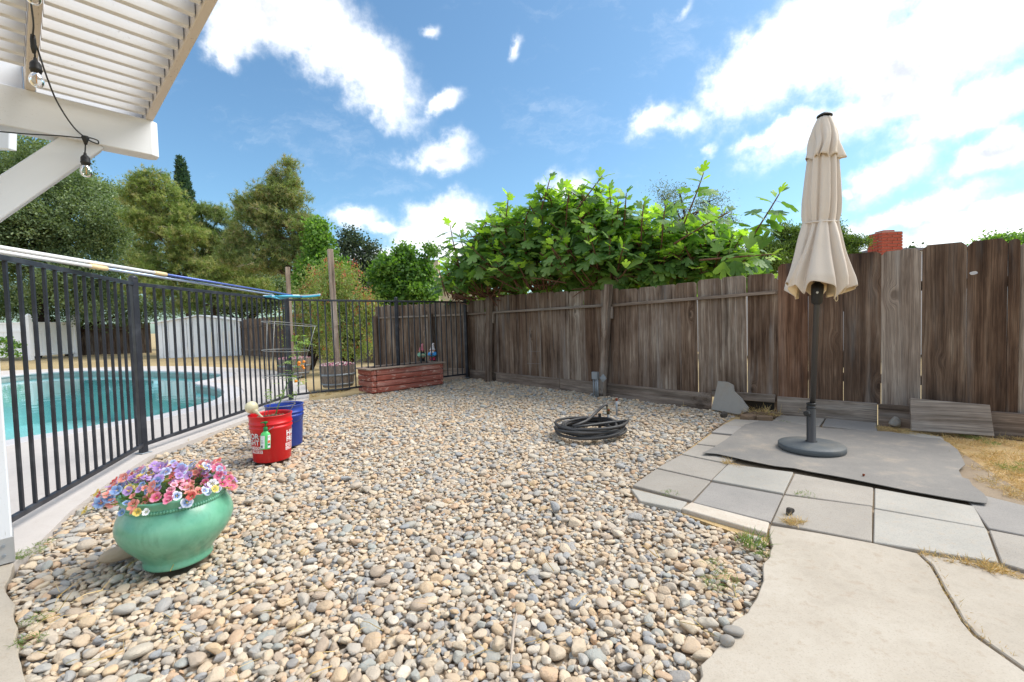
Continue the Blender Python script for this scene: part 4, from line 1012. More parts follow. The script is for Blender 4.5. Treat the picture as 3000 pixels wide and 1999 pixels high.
# pump bottle hanging on the bucket wall
bc = PL(770, 1300, RED+Vector((0, 0, 0)), RED+Vector((1, 0, 0)))
bang = cam_ang-.27; bo = on_bucket(RED, RR, bang, .125, .030)
bot = thing('spray_bottle', 'green pump bottle with a white label on the red bucket wall', 'bottle', bo, rot=Matrix.Rotation(bang+math.pi/2+.25, 4, 'Z') @ Matrix.Rotation(math.radians(3), 4, 'Y'))
Mb = PW[bot.name].copy()
def oval(prof, wx, wy, n=28):
    V, Fc = lathe_geo(prof, n); return [Vector((v.x*wx, v.y*wy, v.z)) for v in V], Fc
V, Fc = oval([(.0001, 0), (.92, .001), (1, .006), (1, .03), (1.04, .075), (1.0, .105), (.86, .122), (.5, .136), (.36, .14), (.36, .146)], .035, .020); mesh_obj('body', V, Fc, 'bottle_green', bot, Mb, True)
def label_patch(x0, x1, z0, z1, mat, off=.0012):
    V, Fc = [], []; n = 8
    for i in range(n+1):
        x = x0+(x1-x0)*i/n; y = -math.sqrt(max(0, 1-(x/.0372)**2))*.0212-off
        V += [(x, y, z0), (x, y, z1)]
    Fc = [(2*i, 2*i+2, 2*i+3, 2*i+1) for i in range(n)]; mesh_obj('label', V, Fc, mat, bot, Mb)
label_patch(-.033, -.004, .010, .108, 'label_white'); label_patch(.016, .034, .012, .112, 'label_white')
label_patch(.018, .033, .050, .070, 'label_orange', .002); label_patch(.018, .033, .030, .044, 'bottle_dark_green', .002)
label_patch(-.029, -.018, .016, .034, 'label_dark', .002); label_patch(-.026, -.02, .066, .073, 'label_dark', .002); label_patch(-.031, -.012, .052, .056, 'label_dark', .002); label_patch(.019, .030, .094, .099, 'label_orange', .002)
lathe('collar', [(.0145, .143), (.0155, .145), (.0155, .170), (.013, .172), (.0001, .172)], 'bottle_dark_green', bot, Mb, 16)
lathe('pump', [(.004, .17), (.004, .195), (.009, .197), (.014, .205), (.015, .213), (.009, .216), (.0001, .216)], 'bottle_dark_green', bot, Mb, 14)
V, Fc = tube_geo([Vector((0, 0, .208)), Vector((-.022, -.004, .210)), Vector((-.034, -.006, .204))], [.006, .005, .004], 8); mesh_obj('nozzle', V, Fc, 'bottle_dark_green', bot, Mb, True)

# ------------------------------------------------------------------ planter box of red timbers, gnomes
PF, PR_, PLB = G(1087, 1152), G(1293, 1124), G(1019, 1142)
plv = thing('planter_box', 'long planter box of stacked red landscape timbers', 'planter', PF)
ul = (PR_-PF).normalized(); Lp = (PR_-PF).length; us = Vector((-ul.y, ul.x, 0)); Ws = .40
if us.y < 0: us = -us
hT = .094
for k in range(4):
    z_ = .035+hT*k
    for side in (0, 1):
        base = PF+us*(Ws*side)
        beam('timber', base+Vector((0, 0, z_))-ul*0+ul*.085, base+ul*(Lp-.02)+Vector((0, 0, z_)), .085, hT-.004, 'red_timber', plv, bev=.022, seg=2)
    for e_ in (.04, Lp-.02):
        base = PF+ul*e_
        beam('timber', base-us*.045+Vector((0, 0, z_)), base+us*(Ws+.045)+Vector((0, 0, z_)), .085, hT-.004, 'red_timber', plv, bev=.022, seg=2)
zt = .035+hT*3.5+.012
beam('top_trim', PF-ul*.06-us*.0+Vector((0, 0, zt)), PF+ul*(Lp+.07)+Vector((0, 0, zt)), .12, .022, 'post_wood', plv)
beam('top_trim', PF-ul*.06+us*Ws+Vector((0, 0, zt)), PF+ul*(Lp+.07)+us*Ws+Vector((0, 0, zt)), .12, .022, 'post_wood', plv)
for e_ in (.0, Lp): beam('top_trim', PF+ul*e_+us*.062+Vector((0, 0, zt-.002)), PF+ul*e_+us*(Ws-.062)+Vector((0, 0, zt-.002)), .12, .022, 'post_wood', plv)
slab('soil_fill', [(p.x, p.y) for p in (PF+ul*.09+us*.05, PF+ul*(Lp-.09)+us*.05, PF+ul*(Lp-.09)+us*(Ws-.05), PF+ul*.09+us*(Ws-.05))], .28, .05, 'soil', plv)
def gnome(px, label, hat, skin, beard, coat, belt, boots, face, glasses):
    c_ = PF+us*Ws; dpl = PL(px, 1050, c_, c_+ul); p = Vector((dpl.x, dpl.y, zt+.011))
    g_ = thing('garden_gnome', label, 'gnome', p, 'garden gnomes on the planter', rot=Matrix.Rotation(math.atan2(-p.y, -p.x)+math.pi/2+face, 4, 'Z')); M = PW[g_.name].copy()
    for s_ in (-1, 1):
        V, Fc = ball_geo((s_*.028, -.012, .024), 1, 8, (.028, .040, .024)); mesh_obj('boot', V, Fc, boots, g_, M, True)
    lathe('legs', [(.0001, .02), (.046, .022), (.050, .05), (.052, .068)], boots, g_, M, 18)
    lathe('belt', [(.0535, .062), (.056, .066), (.056, .084), (.053, .088)], belt, g_, M, 18)
    lathe('coat', [(.052, .082), (.064, .09), (.066, .115), (.060, .145), (.048, .168), (.0001, .172)], coat, g_, M, 18)
    V, Fc = ball_geo((0, 0, .188), .042, 10); mesh_obj('head', V, Fc, skin, g_, M, True)
    V, Fc = ball_geo((0, -.044, .186), .009, 6); mesh_obj('nose', V, Fc, skin, g_, M, True)
    for s_ in (-1, 1):
        V, Fc = ball_geo((s_*.044, 0, .188), 1, 6, (.010, .012, .016)); mesh_obj('ear', V, Fc, skin, g_, M, True)
        V, Fc = tube_geo(smooth_path([Vector((s_*.056, .0, .150)), Vector((s_*.070, -.02, .118)), Vector((s_*.045, -.056, .112)), Vector((s_*.018, -.064, .122))], 4), [.018]*9+[.015, .013, .013, .012], 8); mesh_obj('arm', V, Fc, coat, g_, M, True)
        V, Fc = ball_geo((s_*.016, -.066, .123), .013, 6); mesh_obj('hand', V, Fc, skin, g_, M, True)
    V, Fc = ball_geo((0, -.032, .146), 1, 10, (.044, .026, .044)); mesh_obj('beard', V, Fc, beard, g_, M, True)
    if glasses:
        for s_ in (-1, 1):
            V, Fc = ball_geo((s_*.017, -.038, .200), 1, 8, (.015, .006, .011)); mesh_obj('sunglass_lens', V, Fc, 'gnome_black', g_, M, True)
    else:
        for s_ in (-1, 1):
            V, Fc = ball_geo((s_*.015, -.038, .200), .004, 6); mesh_obj('eye', V, Fc, 'gnome_black', g_, M, True)
    hp = smooth_path([Vector((0, 0, .205)), Vector((0, .002, .225)), Vector((.002, .004, .26)), Vector((.008, .004, .29)), Vector((.022, .002, .312)), Vector((.034, 0, .312))], 4)
    V, Fc = tube_geo(hp, [.050-.040*(i/(len(hp)-1))**.8 for i in range(len(hp))], 16); mesh_obj('hat', V, Fc, hat, g_, M, True)
    lathe('hat_brim', [(.044, .200), (.052, .202), (.053, .212), (.046, .218)], hat, g_, M, 18)
gnome(1236, 'garden gnome with pink hat, black beard and sunglasses on the planter', 'gnome_pink', 'gnome_skin', 'gnome_black', 'gnome_green', 'gnome_brown', 'gnome_black', .35, True)
gnome(1268, 'garden gnome with whitish hat, white beard and blue coat on the planter', 'gnome_white', 'gnome_skin', 'gnome_white', 'gnome_blue', 'gnome_brown', 'gnome_rose', -.35, False)

# ------------------------------------------------------------------ half barrels with posts beyond the iron fence
def barrel(c, rb, rt, h, label):
    b_ = thing('half_barrel', label, 'barrel', c, 'half barrels beyond the iron fence'); n = 20
    R = lambda f_: rb+(rt-rb)*(1-(1-f_)**1.7)
    for k in range(n):
        a0, a1 = 2*math.pi*k/n+.006, 2*math.pi*(k+1)/n-.006; V, Fc = [], []
        for i in range(6):
            f_ = i/5
            for a in (a0, (a0+a1)/2, a1):
                for o_ in (0, -.022): V.append(Vector((c.x+(R(f_)+o_)*math.cos(a), c.y+(R(f_)+o_)*math.sin(a), h*f_)))
        for i in range(5):
            o0, o1 = i*6, i*6+6
            Fc += [(o0, o0+2, o1+2, o1), (o0+2, o0+4, o1+4, o1+2), (o0+1, o1+1, o1+3, o0+3), (o0+3, o1+3, o1+5, o0+5), (o0, o1, o1+1, o0+1), (o0+4, o0+5, o1+5, o1+4)]
        Fc += [(30, 32, 33, 31), (32, 34, 35, 33)]
        me = bpy.data.meshes.new('stave'); M = T(c) @ Matrix.Rotation(-math.pi/2, 4, 'Y'); Mi = M.inverted()
        me.from_pydata([tuple(Mi @ v) for v in V], [], Fc); me.update(); me.materials.append(MATS['barrel_wood']); inst('stave', me, b_, M)
    for f_ in (.08, .52):
        lathe('hoop', [(R(f_)+.001, h*f_), (R(f_)+.004, h*f_), (R(f_+.1)+.004, h*(f_+.1)), (R(f_+.1)+.001, h*(f_+.1))], 'galvanised', b_, T(c), 40)
    lathe('soil_fill', [(.0001, h*.93), (rt-.02, h*.9)], 'soil', b_, T(c), 24)
    return b_
B1, B2 = Vector((-3.15, 8.16, 0)), Vector((-5.0, 10.40, 0))
barrel(B1, .255, .305, .385, 'weathered half barrel of pink blossoms beside the red planter'); barrel(B2, .30, .36, .38, 'weathered half barrel of pink blossoms at the pool deck edge')
def blossoms(name, label, c, r_, z_, n):
    V, Fc = [], []; rn = []
    for i in range(n):
        q, rr_ = random.uniform(0, 6.28), r_*math.sqrt(random.random()); p = c+Vector((rr_*math.cos(q), rr_*math.sin(q), z_+random.uniform(-.01, .05)*(1.3-rr_/r_)))
        v, f = ball_geo(p, random.uniform(.012, .022), 3, (1, 1, .6)); o_ = len(V); V += v; Fc += [tuple(k+o_ for k in x) for x in f]; rn += [random.random()]*len(f)
    me = np_mesh('blossoms', np.array([tuple(v) for v in V]), np.array(Fc), 'blossom', None, rnd=rn); me.name = name
    tag(me, label, 'flowers', 'blossoms in the half barrels'); return me
blossoms('blossom_cluster', 'pink and white blossoms in the barrel beside the red planter', B1, .30, .385, 190); blossoms('blossom_cluster', 'pink and white blossoms in the barrel at the deck edge', B2, .35, .375, 170)
def wpost(px_t, py_t, c, label):
    a = Vector((c.x, c.y, .2)); b_ = D(px_t, py_t, c.y)
    p = tag(beam('wooden_post', a, b_, .09, .09, 'post_wood', None, up=(1, .6, 0), bev=.004), label, 'post', 'wooden posts in the half barrels')
wpost(967, 731, Vector((D(988, 1058, B1.y).x, B1.y, 0)), 'tall bare wooden post in the barrel beside the planter'); wpost(842, 783, Vector((D(855, 1040, B2.y).x, B2.y, 0)), 'bare wooden post in the barrel at the deck edge')

# ------------------------------------------------------------------ pool poles lying along the fence top
def pole(name, label, pts, segs, mats, rads):
    t_ = thing(name, label, 'pool pole', pts[0])
    for (f0, f1), mt, r_ in zip(segs, mats, rads):
        a, b_ = pts[0].lerp(pts[1], f0), pts[0].lerp(pts[1], f1); tube('tube' if mt != 'clamp_cream' else 'clamp', [a, a.lerp(b_, .5), b_], r_, mt, t_, 12)
    return t_
zr = ZT+.017+.014
e1, e2 = G(20, 742, zr+.02), G(800, 864, zr); k1 = (G(321, 789, zr)-e1).length/(e2-e1).length
net = pole('skimmer_pole', 'white and silver pool pole with a blue leaf skimmer head', [e1, e2], [(-.2, k1), (k1-.015, k1+.025), (k1, 1)], ['pole_white', 'clamp_cream', 'pole_silver'], [.0125, .017, .0105])
e3, e4 = G(165, 752, zr+.05), G(884, 870, zr+.012); k2 = (G(482, 805, zr+.03)-e3).length/(e4-e3).length
brp = pole('brush_pole', 'white and blue pool pole with a blue wall brush', [e3, e4], [(-.2, k2), (k2-.015, k2+.02), (k2, 1)], ['pole_white', 'clamp_cream', 'pole_blue'], [.0125, .017, .0105])
ud = (e2-e1).normalized(); ud.z = 0; ud.normalize(); vd = Vector((ud.y, -ud.x, 0))
o_ = e2
loop = [(0, .02), (.05, .12), (.16, .19), (.36, .20), (.42, .12), (.42, -.12), (.36, -.20), (.16, -.19), (.05, -.12), (0, -.02)]
fr_p = smooth_path([o_+ud*a+vd*b_+Vector((0, 0, -.02+.05*a)) for a, b_ in loop], 4)
tube('skimmer_frame', fr_p, .012, 'net_blue', net, 8); V = [o_+ud*.22+Vector((0, 0, -.05))]+fr_p
mesh_obj('skimmer_net', V, [(0, i, i+1) for i in range(1, len(V)-1)], 'net_blue', net)
tube('skimmer_bumper', [p+Vector((0, 0, .012)) for p in fr_p[8:30]], .008, 'pole_white', net, 6)
o_ = e4; arc = smooth_path([o_+ud*(.02+.05*abs(s_))+vd*s_*.24+Vector((0, 0, .02*s_*s_)) for s_ in (-1, -.6, -.2, .2, .6, 1)], 4)
tube('brush_back', arc, .014, 'net_blue', brp, 8); tube('bristles', [p+ud*.03+Vector((0, 0, .014)) for p in arc], .017, 'bristle_grey', brp, 6)

# ------------------------------------------------------------------ umbrella, its base and the rubber mat
UB = Vector((2.277, 3.461, 0))
mat_pts = g(*c8((570,340), (650,345), (800,378), (960,408), (1065,420), (1140,438), (1300,470), (1490,508), (1700,548), (1900,582), (2040,605), (2105,613), (2112,590), (2090,560), (2030,515), (2010,480), (1975,470), (1955,430), (1990,400), (1970,355), (1950,320), (1900,280), (1850,258), (1750,252), (1590,222), (1400,210), (1230,200), (1000,165), (880,160), (800,180), (700,260), (640,300)))
def draped(name, P, z0, th, mat, fz, n=44):
    bm = bmesh.new(); vs_ = [bm.verts.new((p.x, p.y, 0)) for p in P]; es = [bm.edges.new((vs_[i-1], vs_[i])) for i in range(len(vs_))]
    bmesh.ops.triangle_fill(bm, edges=es, use_beauty=True); bmesh.ops.subdivide_edges(bm, edges=bm.edges[:], cuts=3, use_grid_fill=False)
    bmesh.ops.triangulate(bm, faces=bm.faces[:])
    r = bmesh.ops.extrude_face_region(bm, geom=bm.faces[:]); top = [q for q in r['geom'] if isinstance(q, bmesh.types.BMVert)]
    ts = set(top)
    for v in bm.verts: v.co.z = z0+fz(v.co)+(th if v in ts else 0)
    bmesh.ops.recalc_face_normals(bm, faces=bm.faces[:]); me = bpy.data.meshes.new(name); bm.to_mesh(me); bm.free(); me.materials.append(MATS[mat]); return inst(name, me)
fe0, fe1 = mat_pts[0], mat_pts[11]; fd = (fe1-fe0).normalized()
def mat_z(v):
    q = Vector((v.x, v.y, 0))-fe0; s_ = q.dot(fd); d_ = abs(q.cross(fd).z)
    e_ = max(0, 1-d_/.09)
    return .005*e_*(.5+.5*math.sin(s_*7+1))*(1 if 0 < s_ < 2 else .5)+.002*math.sin(v.x*5)*math.sin(v.y*6)+.002
tag(draped('rubber_mat', mat_pts, .008, .004, 'mat_rubber', mat_z), 'worn grey rubber mat lying under the umbrella base', 'mat')
zm = .0145
ub = thing('umbrella_base', 'round dark grey umbrella base with upright tube and knob', 'umbrella base', UB+Vector((0, 0, zm)))
M = T(UB+Vector((0, 0, zm)))
lathe('plate', [(.0001, .002), (.218, .002), (.223, .008), (.223, .038), (.218, .044), (.16, .052), (.06, .060), (.0001, .061)], 'resin_grey', ub, M, 64)
lathe('tube', [(.040, .058), (.040, .064), (.031, .070), (.031, .325), (.029, .33)], 'dark_pole', ub, M, 24)
lathe('collar', [(.0305, .318), (.033, .319), (.033, .326), (.0295, .328), (.0295, .348), (.033, .350), (.033, .356), (.026, .358)], 'black_plastic', ub, M, 24)
ka = Vector((-.85, -.5, 0)).normalized(); kp = UB+Vector((0, 0, zm+.285))
V, Fc = tube_geo([kp+ka*.028, kp+ka*.05, kp+ka*.052, kp+ka*.072, kp+ka*.075], [.009, .009, .022, .022, .016], 8); mesh_obj('knob', V, Fc, 'black_plastic', ub)
UT = D(2416, 338, UB.y+.02); UBt = UB+Vector((0, 0, zm+.10))
ax = (UT-UBt).normalized(); RU = Vector((0, 0, 1)).rotation_difference(ax).to_matrix().to_4x4(); HU = (UT-UBt).length
um = thing('patio_umbrella', 'closed beige canvas patio umbrella tied round its pole', 'umbrella', UBt); MU = T(UBt) @ RU
zpx = lambda py: (D(2400, py, UB.y).z-UBt.z)/ax.z
lathe('pole', [(.0001, 0), (.019, 0), (.019, HU-.06), (.0001, HU-.06)], 'dark_pole', um, MU, 20)
hb_ = lathe('crank_housing', [(.0195, zpx(893)), (.036, zpx(888)), (.042, zpx(850)), (.042, zpx(835)), (.02, zpx(828))], 'black_plastic', um, MU, 16)
V, Fc = ball_geo((-.025, -.038, zpx(858)), .009, 6); mesh_obj('crank_pin', V, Fc, 'label_white', hb_, MU, True)
lathe('top_cap', [(.0001, HU+.022), (.018, HU+.018), (.036, HU+.008), (.050, HU-.002), (.052, HU-.010), (.04, HU-.012), (.0001, HU-.014)], 'black_plastic', um, MU, 24)
def canopy(name, prof, mats, fold, nf=8, n=192, hem=0, seed=1, under=True, flare=None):
    """pleated cloth hanging round the pole: prof = [(py, radius)] from top to hem"""
    rs_ = random.Random(seed); ph = [rs_.uniform(-.9, .9) for _ in range(nf)]; dp = [rs_.uniform(.25, 1.15) for _ in range(nf)]
    rows = []; P = []
    for i in range(len(prof)-1):
        for j in range(5): f_ = j/5; P.append((prof[i][0]+(prof[i+1][0]-prof[i][0])*f_, prof[i][1]+(prof[i+1][1]-prof[i][1])*f_))
    P.append(prof[-1]); V = []; K = len(P)
    for i, (py, r_) in enumerate(P):
        z_ = zpx(py); fr_ = i/(K-1)
        for j in range(n):
            q = 2*math.pi*j/n; s_ = (q/(2*math.pi)*nf) % nf; k = int(s_); x = s_-k
            a_ = fold(fr_)*dp[k]; xx = x+ph[k]*.25*math.sin(math.pi*x)
            lobe = 1-abs(math.cos(math.pi*xx))**8          # rounded pleat with a sharp valley
            sm_ = .10*fold(fr_)*math.sin(3*math.pi*x+k)*math.sin(math.pi*x)
            rr_ = r_*(1-a_+a_*lobe*1.15+sm_)
            if flare: rr_ *= flare(q, fr_)
            sw = .34*fold(fr_)*math.sin(q*3+seed+fr_*2.2)+.16*math.sin(q*2+fr_*5+seed); rr_ *= 1+.05*math.sin(q*2+fr_*7)+.03*math.sin(q*5+fr_*11)
            V.append(Vector((rr_*math.cos(q+sw), rr_*math.sin(q+sw), z_-(hem*fr_**8*(1-lobe)*-1.0+hem*.25*fr_**8*math.sin(q*5))))) 
    Fc = [(i*n+j, (i+1)*n+j, (i+1)*n+(j+1) % n, i*n+(j+1) % n) for i in range(K-1) for j in range(n)]
    o = mesh_obj(name, V, Fc, None, um, MU, True, mats=mats)
    sol = o.modifiers.new('cloth', 'SOLIDIFY'); sol.thickness = .0035; sol.offset = -1; sol.material_offset = 1
    return o
s35 = lambda wpx: wpx/2*3.55/1333*.80
cn = canopy('canopy', [(352, s35(46)), (400, s35(66)), (450, s35(84)), (520, s35(96)), (590, s35(106)), (630, s35(105)), (652, s35(98)), (668, s35(108)), (700, s35(130)), (740, s35(154)), (780, s35(182)), (815, s35(204)), (838, s35(208))], ['canvas', 'canvas_under'], lambda f_: .46+.10*f_+.08*max(0, f_-.62)/.38, 8, 192, -.085, 4)
canopy('vent_flap', [(344, s35(44)), (370, s35(66)), (400, s35(84)), (430, s35(98)), (462, s35(106))], ['canvas', 'canvas_under'], lambda f_: .10+.26*f_, 8, 160, -.02, 9, flare=lambda q, f_: 1+.36*f_**3*math.exp(-((q-5.9)/.28)**2))
zt_ = zpx(652); rt_ = s35(101)
tube('tie_strap', [MU @ Vector((rt_*math.cos(q), rt_*math.sin(q), zt_+.012*math.cos(q-1.2))) for q in [i*2*math.pi/32 for i in range(33)]], .006, 'canvas', um, 6)
lp = MU @ Vector((.07, -.11, zpx(850))); tube('cord_loop', smooth_path([lp+Vector((0, 0, .05)), lp, lp+Vector((-.014, 0, -.05)), lp+Vector((-.01, 0, -.085)), lp+Vector((.006, 0, -.08)), lp+Vector((.004, 0, -.03)), lp], 5), .0022, 'clamp_cream', um, 6)

# ------------------------------------------------------------------ hose, standpipes, conduit box
HC = Vector((.701, 4.166, .0)); hs = thing('garden_hose', 'coiled dark grey rubber garden hose lying on the gravel', 'hose', HC+Vector((0, 0, .02)))
rs = random.Random(12); pts = []; NL = 10
for i in range(NL*14):
    q = i/14*2*math.pi+.6; lp_ = i/14; k = int(lp_)
    base = [.335, .30, .26, .33, .235, .31, .28, .20, .32, .25, .3][k]; nxt = [.335, .30, .26, .33, .235, .31, .28, .20, .32, .25, .3][k+1]; f_ = lp_-k
    r_ = base*(1-f_)+nxt*f_; cx, cy = .028*math.sin(k*2.1+f_), .026*math.cos(k*1.7+f_)
    z_ = .026+.0085*lp_+.012*math.sin(q*1.3+k)
    pts.append(HC+Vector((cx+r_*math.cos(q), cy+r_*.94*math.sin(q), max(.024, z_))))
SPG = D(1778, 1192, 4.30)
pts += [HC+Vector((-.18, -.20, .12)), HC+Vector((-.06, -.12, .15)), D(1740, 1215, 4.22), SPG+Vector((-.03, -.02, .02)), SPG+Vector((.0, 0, .012)), SPG+Vector((.012, 0, -.012))]
tube('hose', smooth_path(pts, 3), .0125, 'hose_rubber', hs, 8)
sp_ = thing('standpipe', 'short standpipe with a brass tap inside the hose coil', 'tap', Vector((SPG.x+.01, SPG.y, 0)))
b_ = Vector((SPG.x+.012, SPG.y, 0))
tube('riser', [b_+Vector((0, 0, -.04)), b_+Vector((0, 0, SPG.z-.05))], .011, 'galvanised', sp_, 10); tube('tape', [b_+Vector((0, 0, .055)), b_+Vector((0, 0, .10))], .0135, 'tape_white', sp_, 10)
tube('tap_body', [b_+Vector((0, 0, SPG.z-.07)), b_+Vector((0, 0, SPG.z-.03)), b_+Vector((-.008, 0, SPG.z+.002))], [.016, .018, .013], 'brass', sp_, 10)
tube('tap_handle', [b_+Vector((-.0, -.026, SPG.z-.028)), b_+Vector((0, .026, SPG.z-.028))], .010, 'rust', sp_, 8)
hp = Vector((D(1757, 1230, 4.28).x, 4.28, 0)); tag(beam('stake', hp+Vector((0, 0, -.04)), hp+Vector((0, 0, .17)), .026, .026, 'black_plastic', None, up=(1, 0, 0), bev=.004), 'short black plastic stake inside the hose coil', 'stake')
gp_ = G(1807, 1212); pp = thing('pipe_stub', 'galvanised pipe stub with rusty end sticking out of the gravel', 'pipe', gp_)
zs = D(1806, 1167, gp_.y).z; tube('pipe', [gp_+Vector((0, 0, -.05)), gp_+Vector((0, 0, zs-.03))], .0115, 'galvanised', pp, 12); tube('rusty_end', [gp_+Vector((0, 0, zs-.032)), gp_+Vector((0, 0, zs))], .0122, 'rust', pp, 12)
cb = G(1762, 1157)+n_low*.10; cx_ = thing('conduit_box', 'grey electrical box with a skewed cover plate on three conduits', 'electrical box', cb)
zb0, zb1 = D(1750, 1112, cb.y).z, D(1750, 1090, cb.y).z; ud_ = u_low
M = frame_m(cb+Vector((-.035, .0, zb0)), cb+Vector((-.035, 0, zb1)), tuple(u_low))
for off, rr_, xt in ((-.055, .010, 0), (-.02, .012, 0), (.012, .016, 0)):
    p = cb+u_low*off; tube('conduit', [p+Vector((0, 0, -.05)), p+Vector((0, 0, zb0+.01))], rr_, 'galvanised', cx_, 10)
beam('box', cb+u_low*-.02+Vector((0, 0, zb0-.0)), cb+u_low*-.02+Vector((0, 0, zb1)), .10, .05, 'galvanised', cx_, up=tuple(n_low), bev=.004)
pc_ = PL(1767, 1108, cb+n_low*.04, cb+n_low*.04+u_low); Mp = Matrix((u_low, Vector((0, 0, 1)), u_low.cross(Vector((0, 0, 1))))).transposed().to_4x4(); Mp.translation = pc_
prism('cover_plate', [(-.06, .0), (-.005, -.062), (.058, -.002), (.004, .058)], .004, 'galvanised', cx_, Mp, bev=.001)

# ------------------------------------------------------------------ odds and ends along the fence
c5 = lambda *L: [(2050+x/5.2275, 1080+y/5.2275) for x, y in L]
fs = c5((185,632), (290,195), (440,210), (515,250), (525,340), (590,405), (650,460), (700,540), (745,590), (735,660), (610,712))
fb0, fb1 = G(*fs[0]), G(*fs[-1]); fu = (fb1-fb0).normalized(); fn = Vector((-fu.y, fu.x, 0)); fn = fn if fn.y > 0 else -fn
lean = (Vector((0, 0, 1))+fn*.38).normalized()
def on_plane(px, py):
    d_ = ray(px, py); nrm = fu.cross(lean); t_ = (fb0-Vector((0, 0, H))).dot(nrm)/d_.dot(nrm); p = Vector((0, 0, H))+d_*t_; q = p-fb0; return (q.dot(fu), q.dot(lean))
Mf = Matrix((fu, lean, fu.cross(lean))).transposed().to_4x4(); Mf.translation = fb0
tag(prism('flagstone', [on_plane(*p) for p in fs], .03, 'grey_stone', None, Mf, bev=.004), 'broken grey flagstone leaning on the fence', 'flagstone')
bp_ = [G(2669, 1266), G(2911, 1283)]; bu = (bp_[1]-bp_[0]).normalized(); bn_ = Vector((-bu.y, bu.x, 0)); bn_ = bn_ if bn_.y > 0 else -bn_
lb = (Vector((0, 0, 1))+bn_*.32).normalized(); Lb_ = (bp_[1]-bp_[0]).length
Mb_ = Matrix((bu, lb, bu.cross(lb))).transposed().to_4x4(); Mb_.translation = bp_[0]+Vector((0, 0, .012))
hb2 = (D(2672, 1155, bp_[0].y+.08).z)
tag(prism('loose_board', [(0, 0), (Lb_, .0), (Lb_-.004, .255), (.5*Lb_, .268), (.008, .285)], .035, 'grey_wood', None, Mb_, bev=.003), 'loose grey plank leaning against the tall fence', 'plank')
for i, (px, py, L_, wd, ht, rz, lab) in enumerate(((2225,1219,.34,.09,.055,-.28,'brown weathered block below the fence gap, longest of the rubble'), (2197,1226,.16,.11,.05,.35,'brown weathered block nearest the flagstone in the rubble'), (2240,1229,.14,.09,.045,-.5,'small brown block in front of the rubble by the pavers'))):
    p = G(px, py); d_ = Vector((math.cos(rz), math.sin(rz), 0)); me_ = box_mesh(L_, wd, ht, .009, 'rubble_block', 2)
    for v in me_.vertices: v.co += Vector((random.uniform(-.006, .006), random.uniform(-.006, .006), random.uniform(-.005, .005)))
    me_.materials.append(MATS['brown_block']); tag(inst('rubble_block', me_, None, frame_m(p-d_*L_/2+Vector((0, 0, ht/2-.012)), p+d_*L_/2+Vector((0, 0, ht/2-.012)))), lab, 'block', 'rubble by the fence gap')
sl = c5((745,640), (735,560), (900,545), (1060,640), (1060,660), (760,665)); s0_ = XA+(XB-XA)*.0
tag(prism('slate_hollow_sheet', [((PL(*p, XA-n_low*.10, XB-n_low*.10)-XA).dot(u_low), PL(*p, XA-n_low*.10, XB-n_low*.10).z) for p in c5((600,720), (600,480), (1160,480), (1160,720))], .02, 'black_plastic', None, T(XA-n_low*.10) @ Matrix((u_low, Vector((0, 0, 1)), u_low.cross(Vector((0, 0, 1))))).transposed().to_4x4()), 'dark sheet added for the slate and the dark hollow under the fence', 'slate')  # black sheet added behind the gap: the slate plus the darkness of the hollow
tr_ = thing('wire_trellis', 'thin wire trellis leaning on the low fence boards', 'trellis', PL(*c6(615, 1265), XA, XB))
tp_ = lambda x, y: PL(*c6(x, y), XA+n_low*.06, XB+n_low*.06)
for a, b_ in (((592,1000), (580,1210)), ((632,990), (632,1265)), ((655,1005), (655,1205)), ((582,1136), (652,1136)), ((578,1206), (658,1208))): tube('wire', [tp_(*a), tp_(*b_)], .0018, 'wire', tr_, 5)
def rock(name, label, p, sc, rz, mat, k=8, cat='stone', group=None):
    me_ = PROTO[k].copy(); me_.materials.clear(); me_.materials.append(MATS[mat])
    return tag(inst(name, me_, None, T(p) @ Matrix.Rotation(rz, 4, 'Z') @ Matrix.Diagonal((*sc, 1))), label, cat, group)
rock('river_stone', 'large flat brown river stone beside the green pot', G(368, 1632)+Vector((.0, .0, .028)), (.085, .042, .030), .75, 'pebble', 2)
rock('rock', 'small dark rough rock lying on a grey paver', G(2313, 1508)+Vector((0, 0, .018)), (.024, .018, .02), .4, 'dark_rock', 12)
rock('dirt_clump', 'tiny brown clod lying on the rubber mat', G(2530, 1403)+Vector((0, 0, .024)), (.008, .008, .008), .4, 'rust', 12, 'clod')
rock('rock', 'rough pale grey rock at the foot of the tall fence', G(2622, 1246)+Vector((0, 0, .03)), (.085, .05, .045), .3, 'grey_stone', 13)
rock('river_stone', 'grey pebble lying out on the concrete, nearer the gravel', G(2146, 1858)+Vector((0, 0, .010)), (.030, .020, .011), -.3, 'grey_stone', 3, group='pebbles out on the concrete')
rock('river_stone', 'round grey pebble lying on the concrete below its neighbour', G(2133, 1888)+Vector((0, 0, .012)), (.027, .021, .014), .2, 'grey_stone', 1, group='pebbles out on the concrete')
rock('rock', 'dark blue-grey stone on the gravel near the flagstone', G(2121, 1223)+Vector((0, 0, .022)), (.045, .035, .03), .2, 'dark_rock', 10)
tag(tube('dead_stick', smooth_path([G(1513, 1800, .03), G(1506, 1840, .034), G(1500, 1900, .032), G(1494, 1980, .03)], 4), [.004, .005, .006, .006, .006, .006, .005, .005, .005, .004, .004, .003, .003], 'dead_twig', None, 6), 'thin dead grey stick lying on the gravel', 'stick')

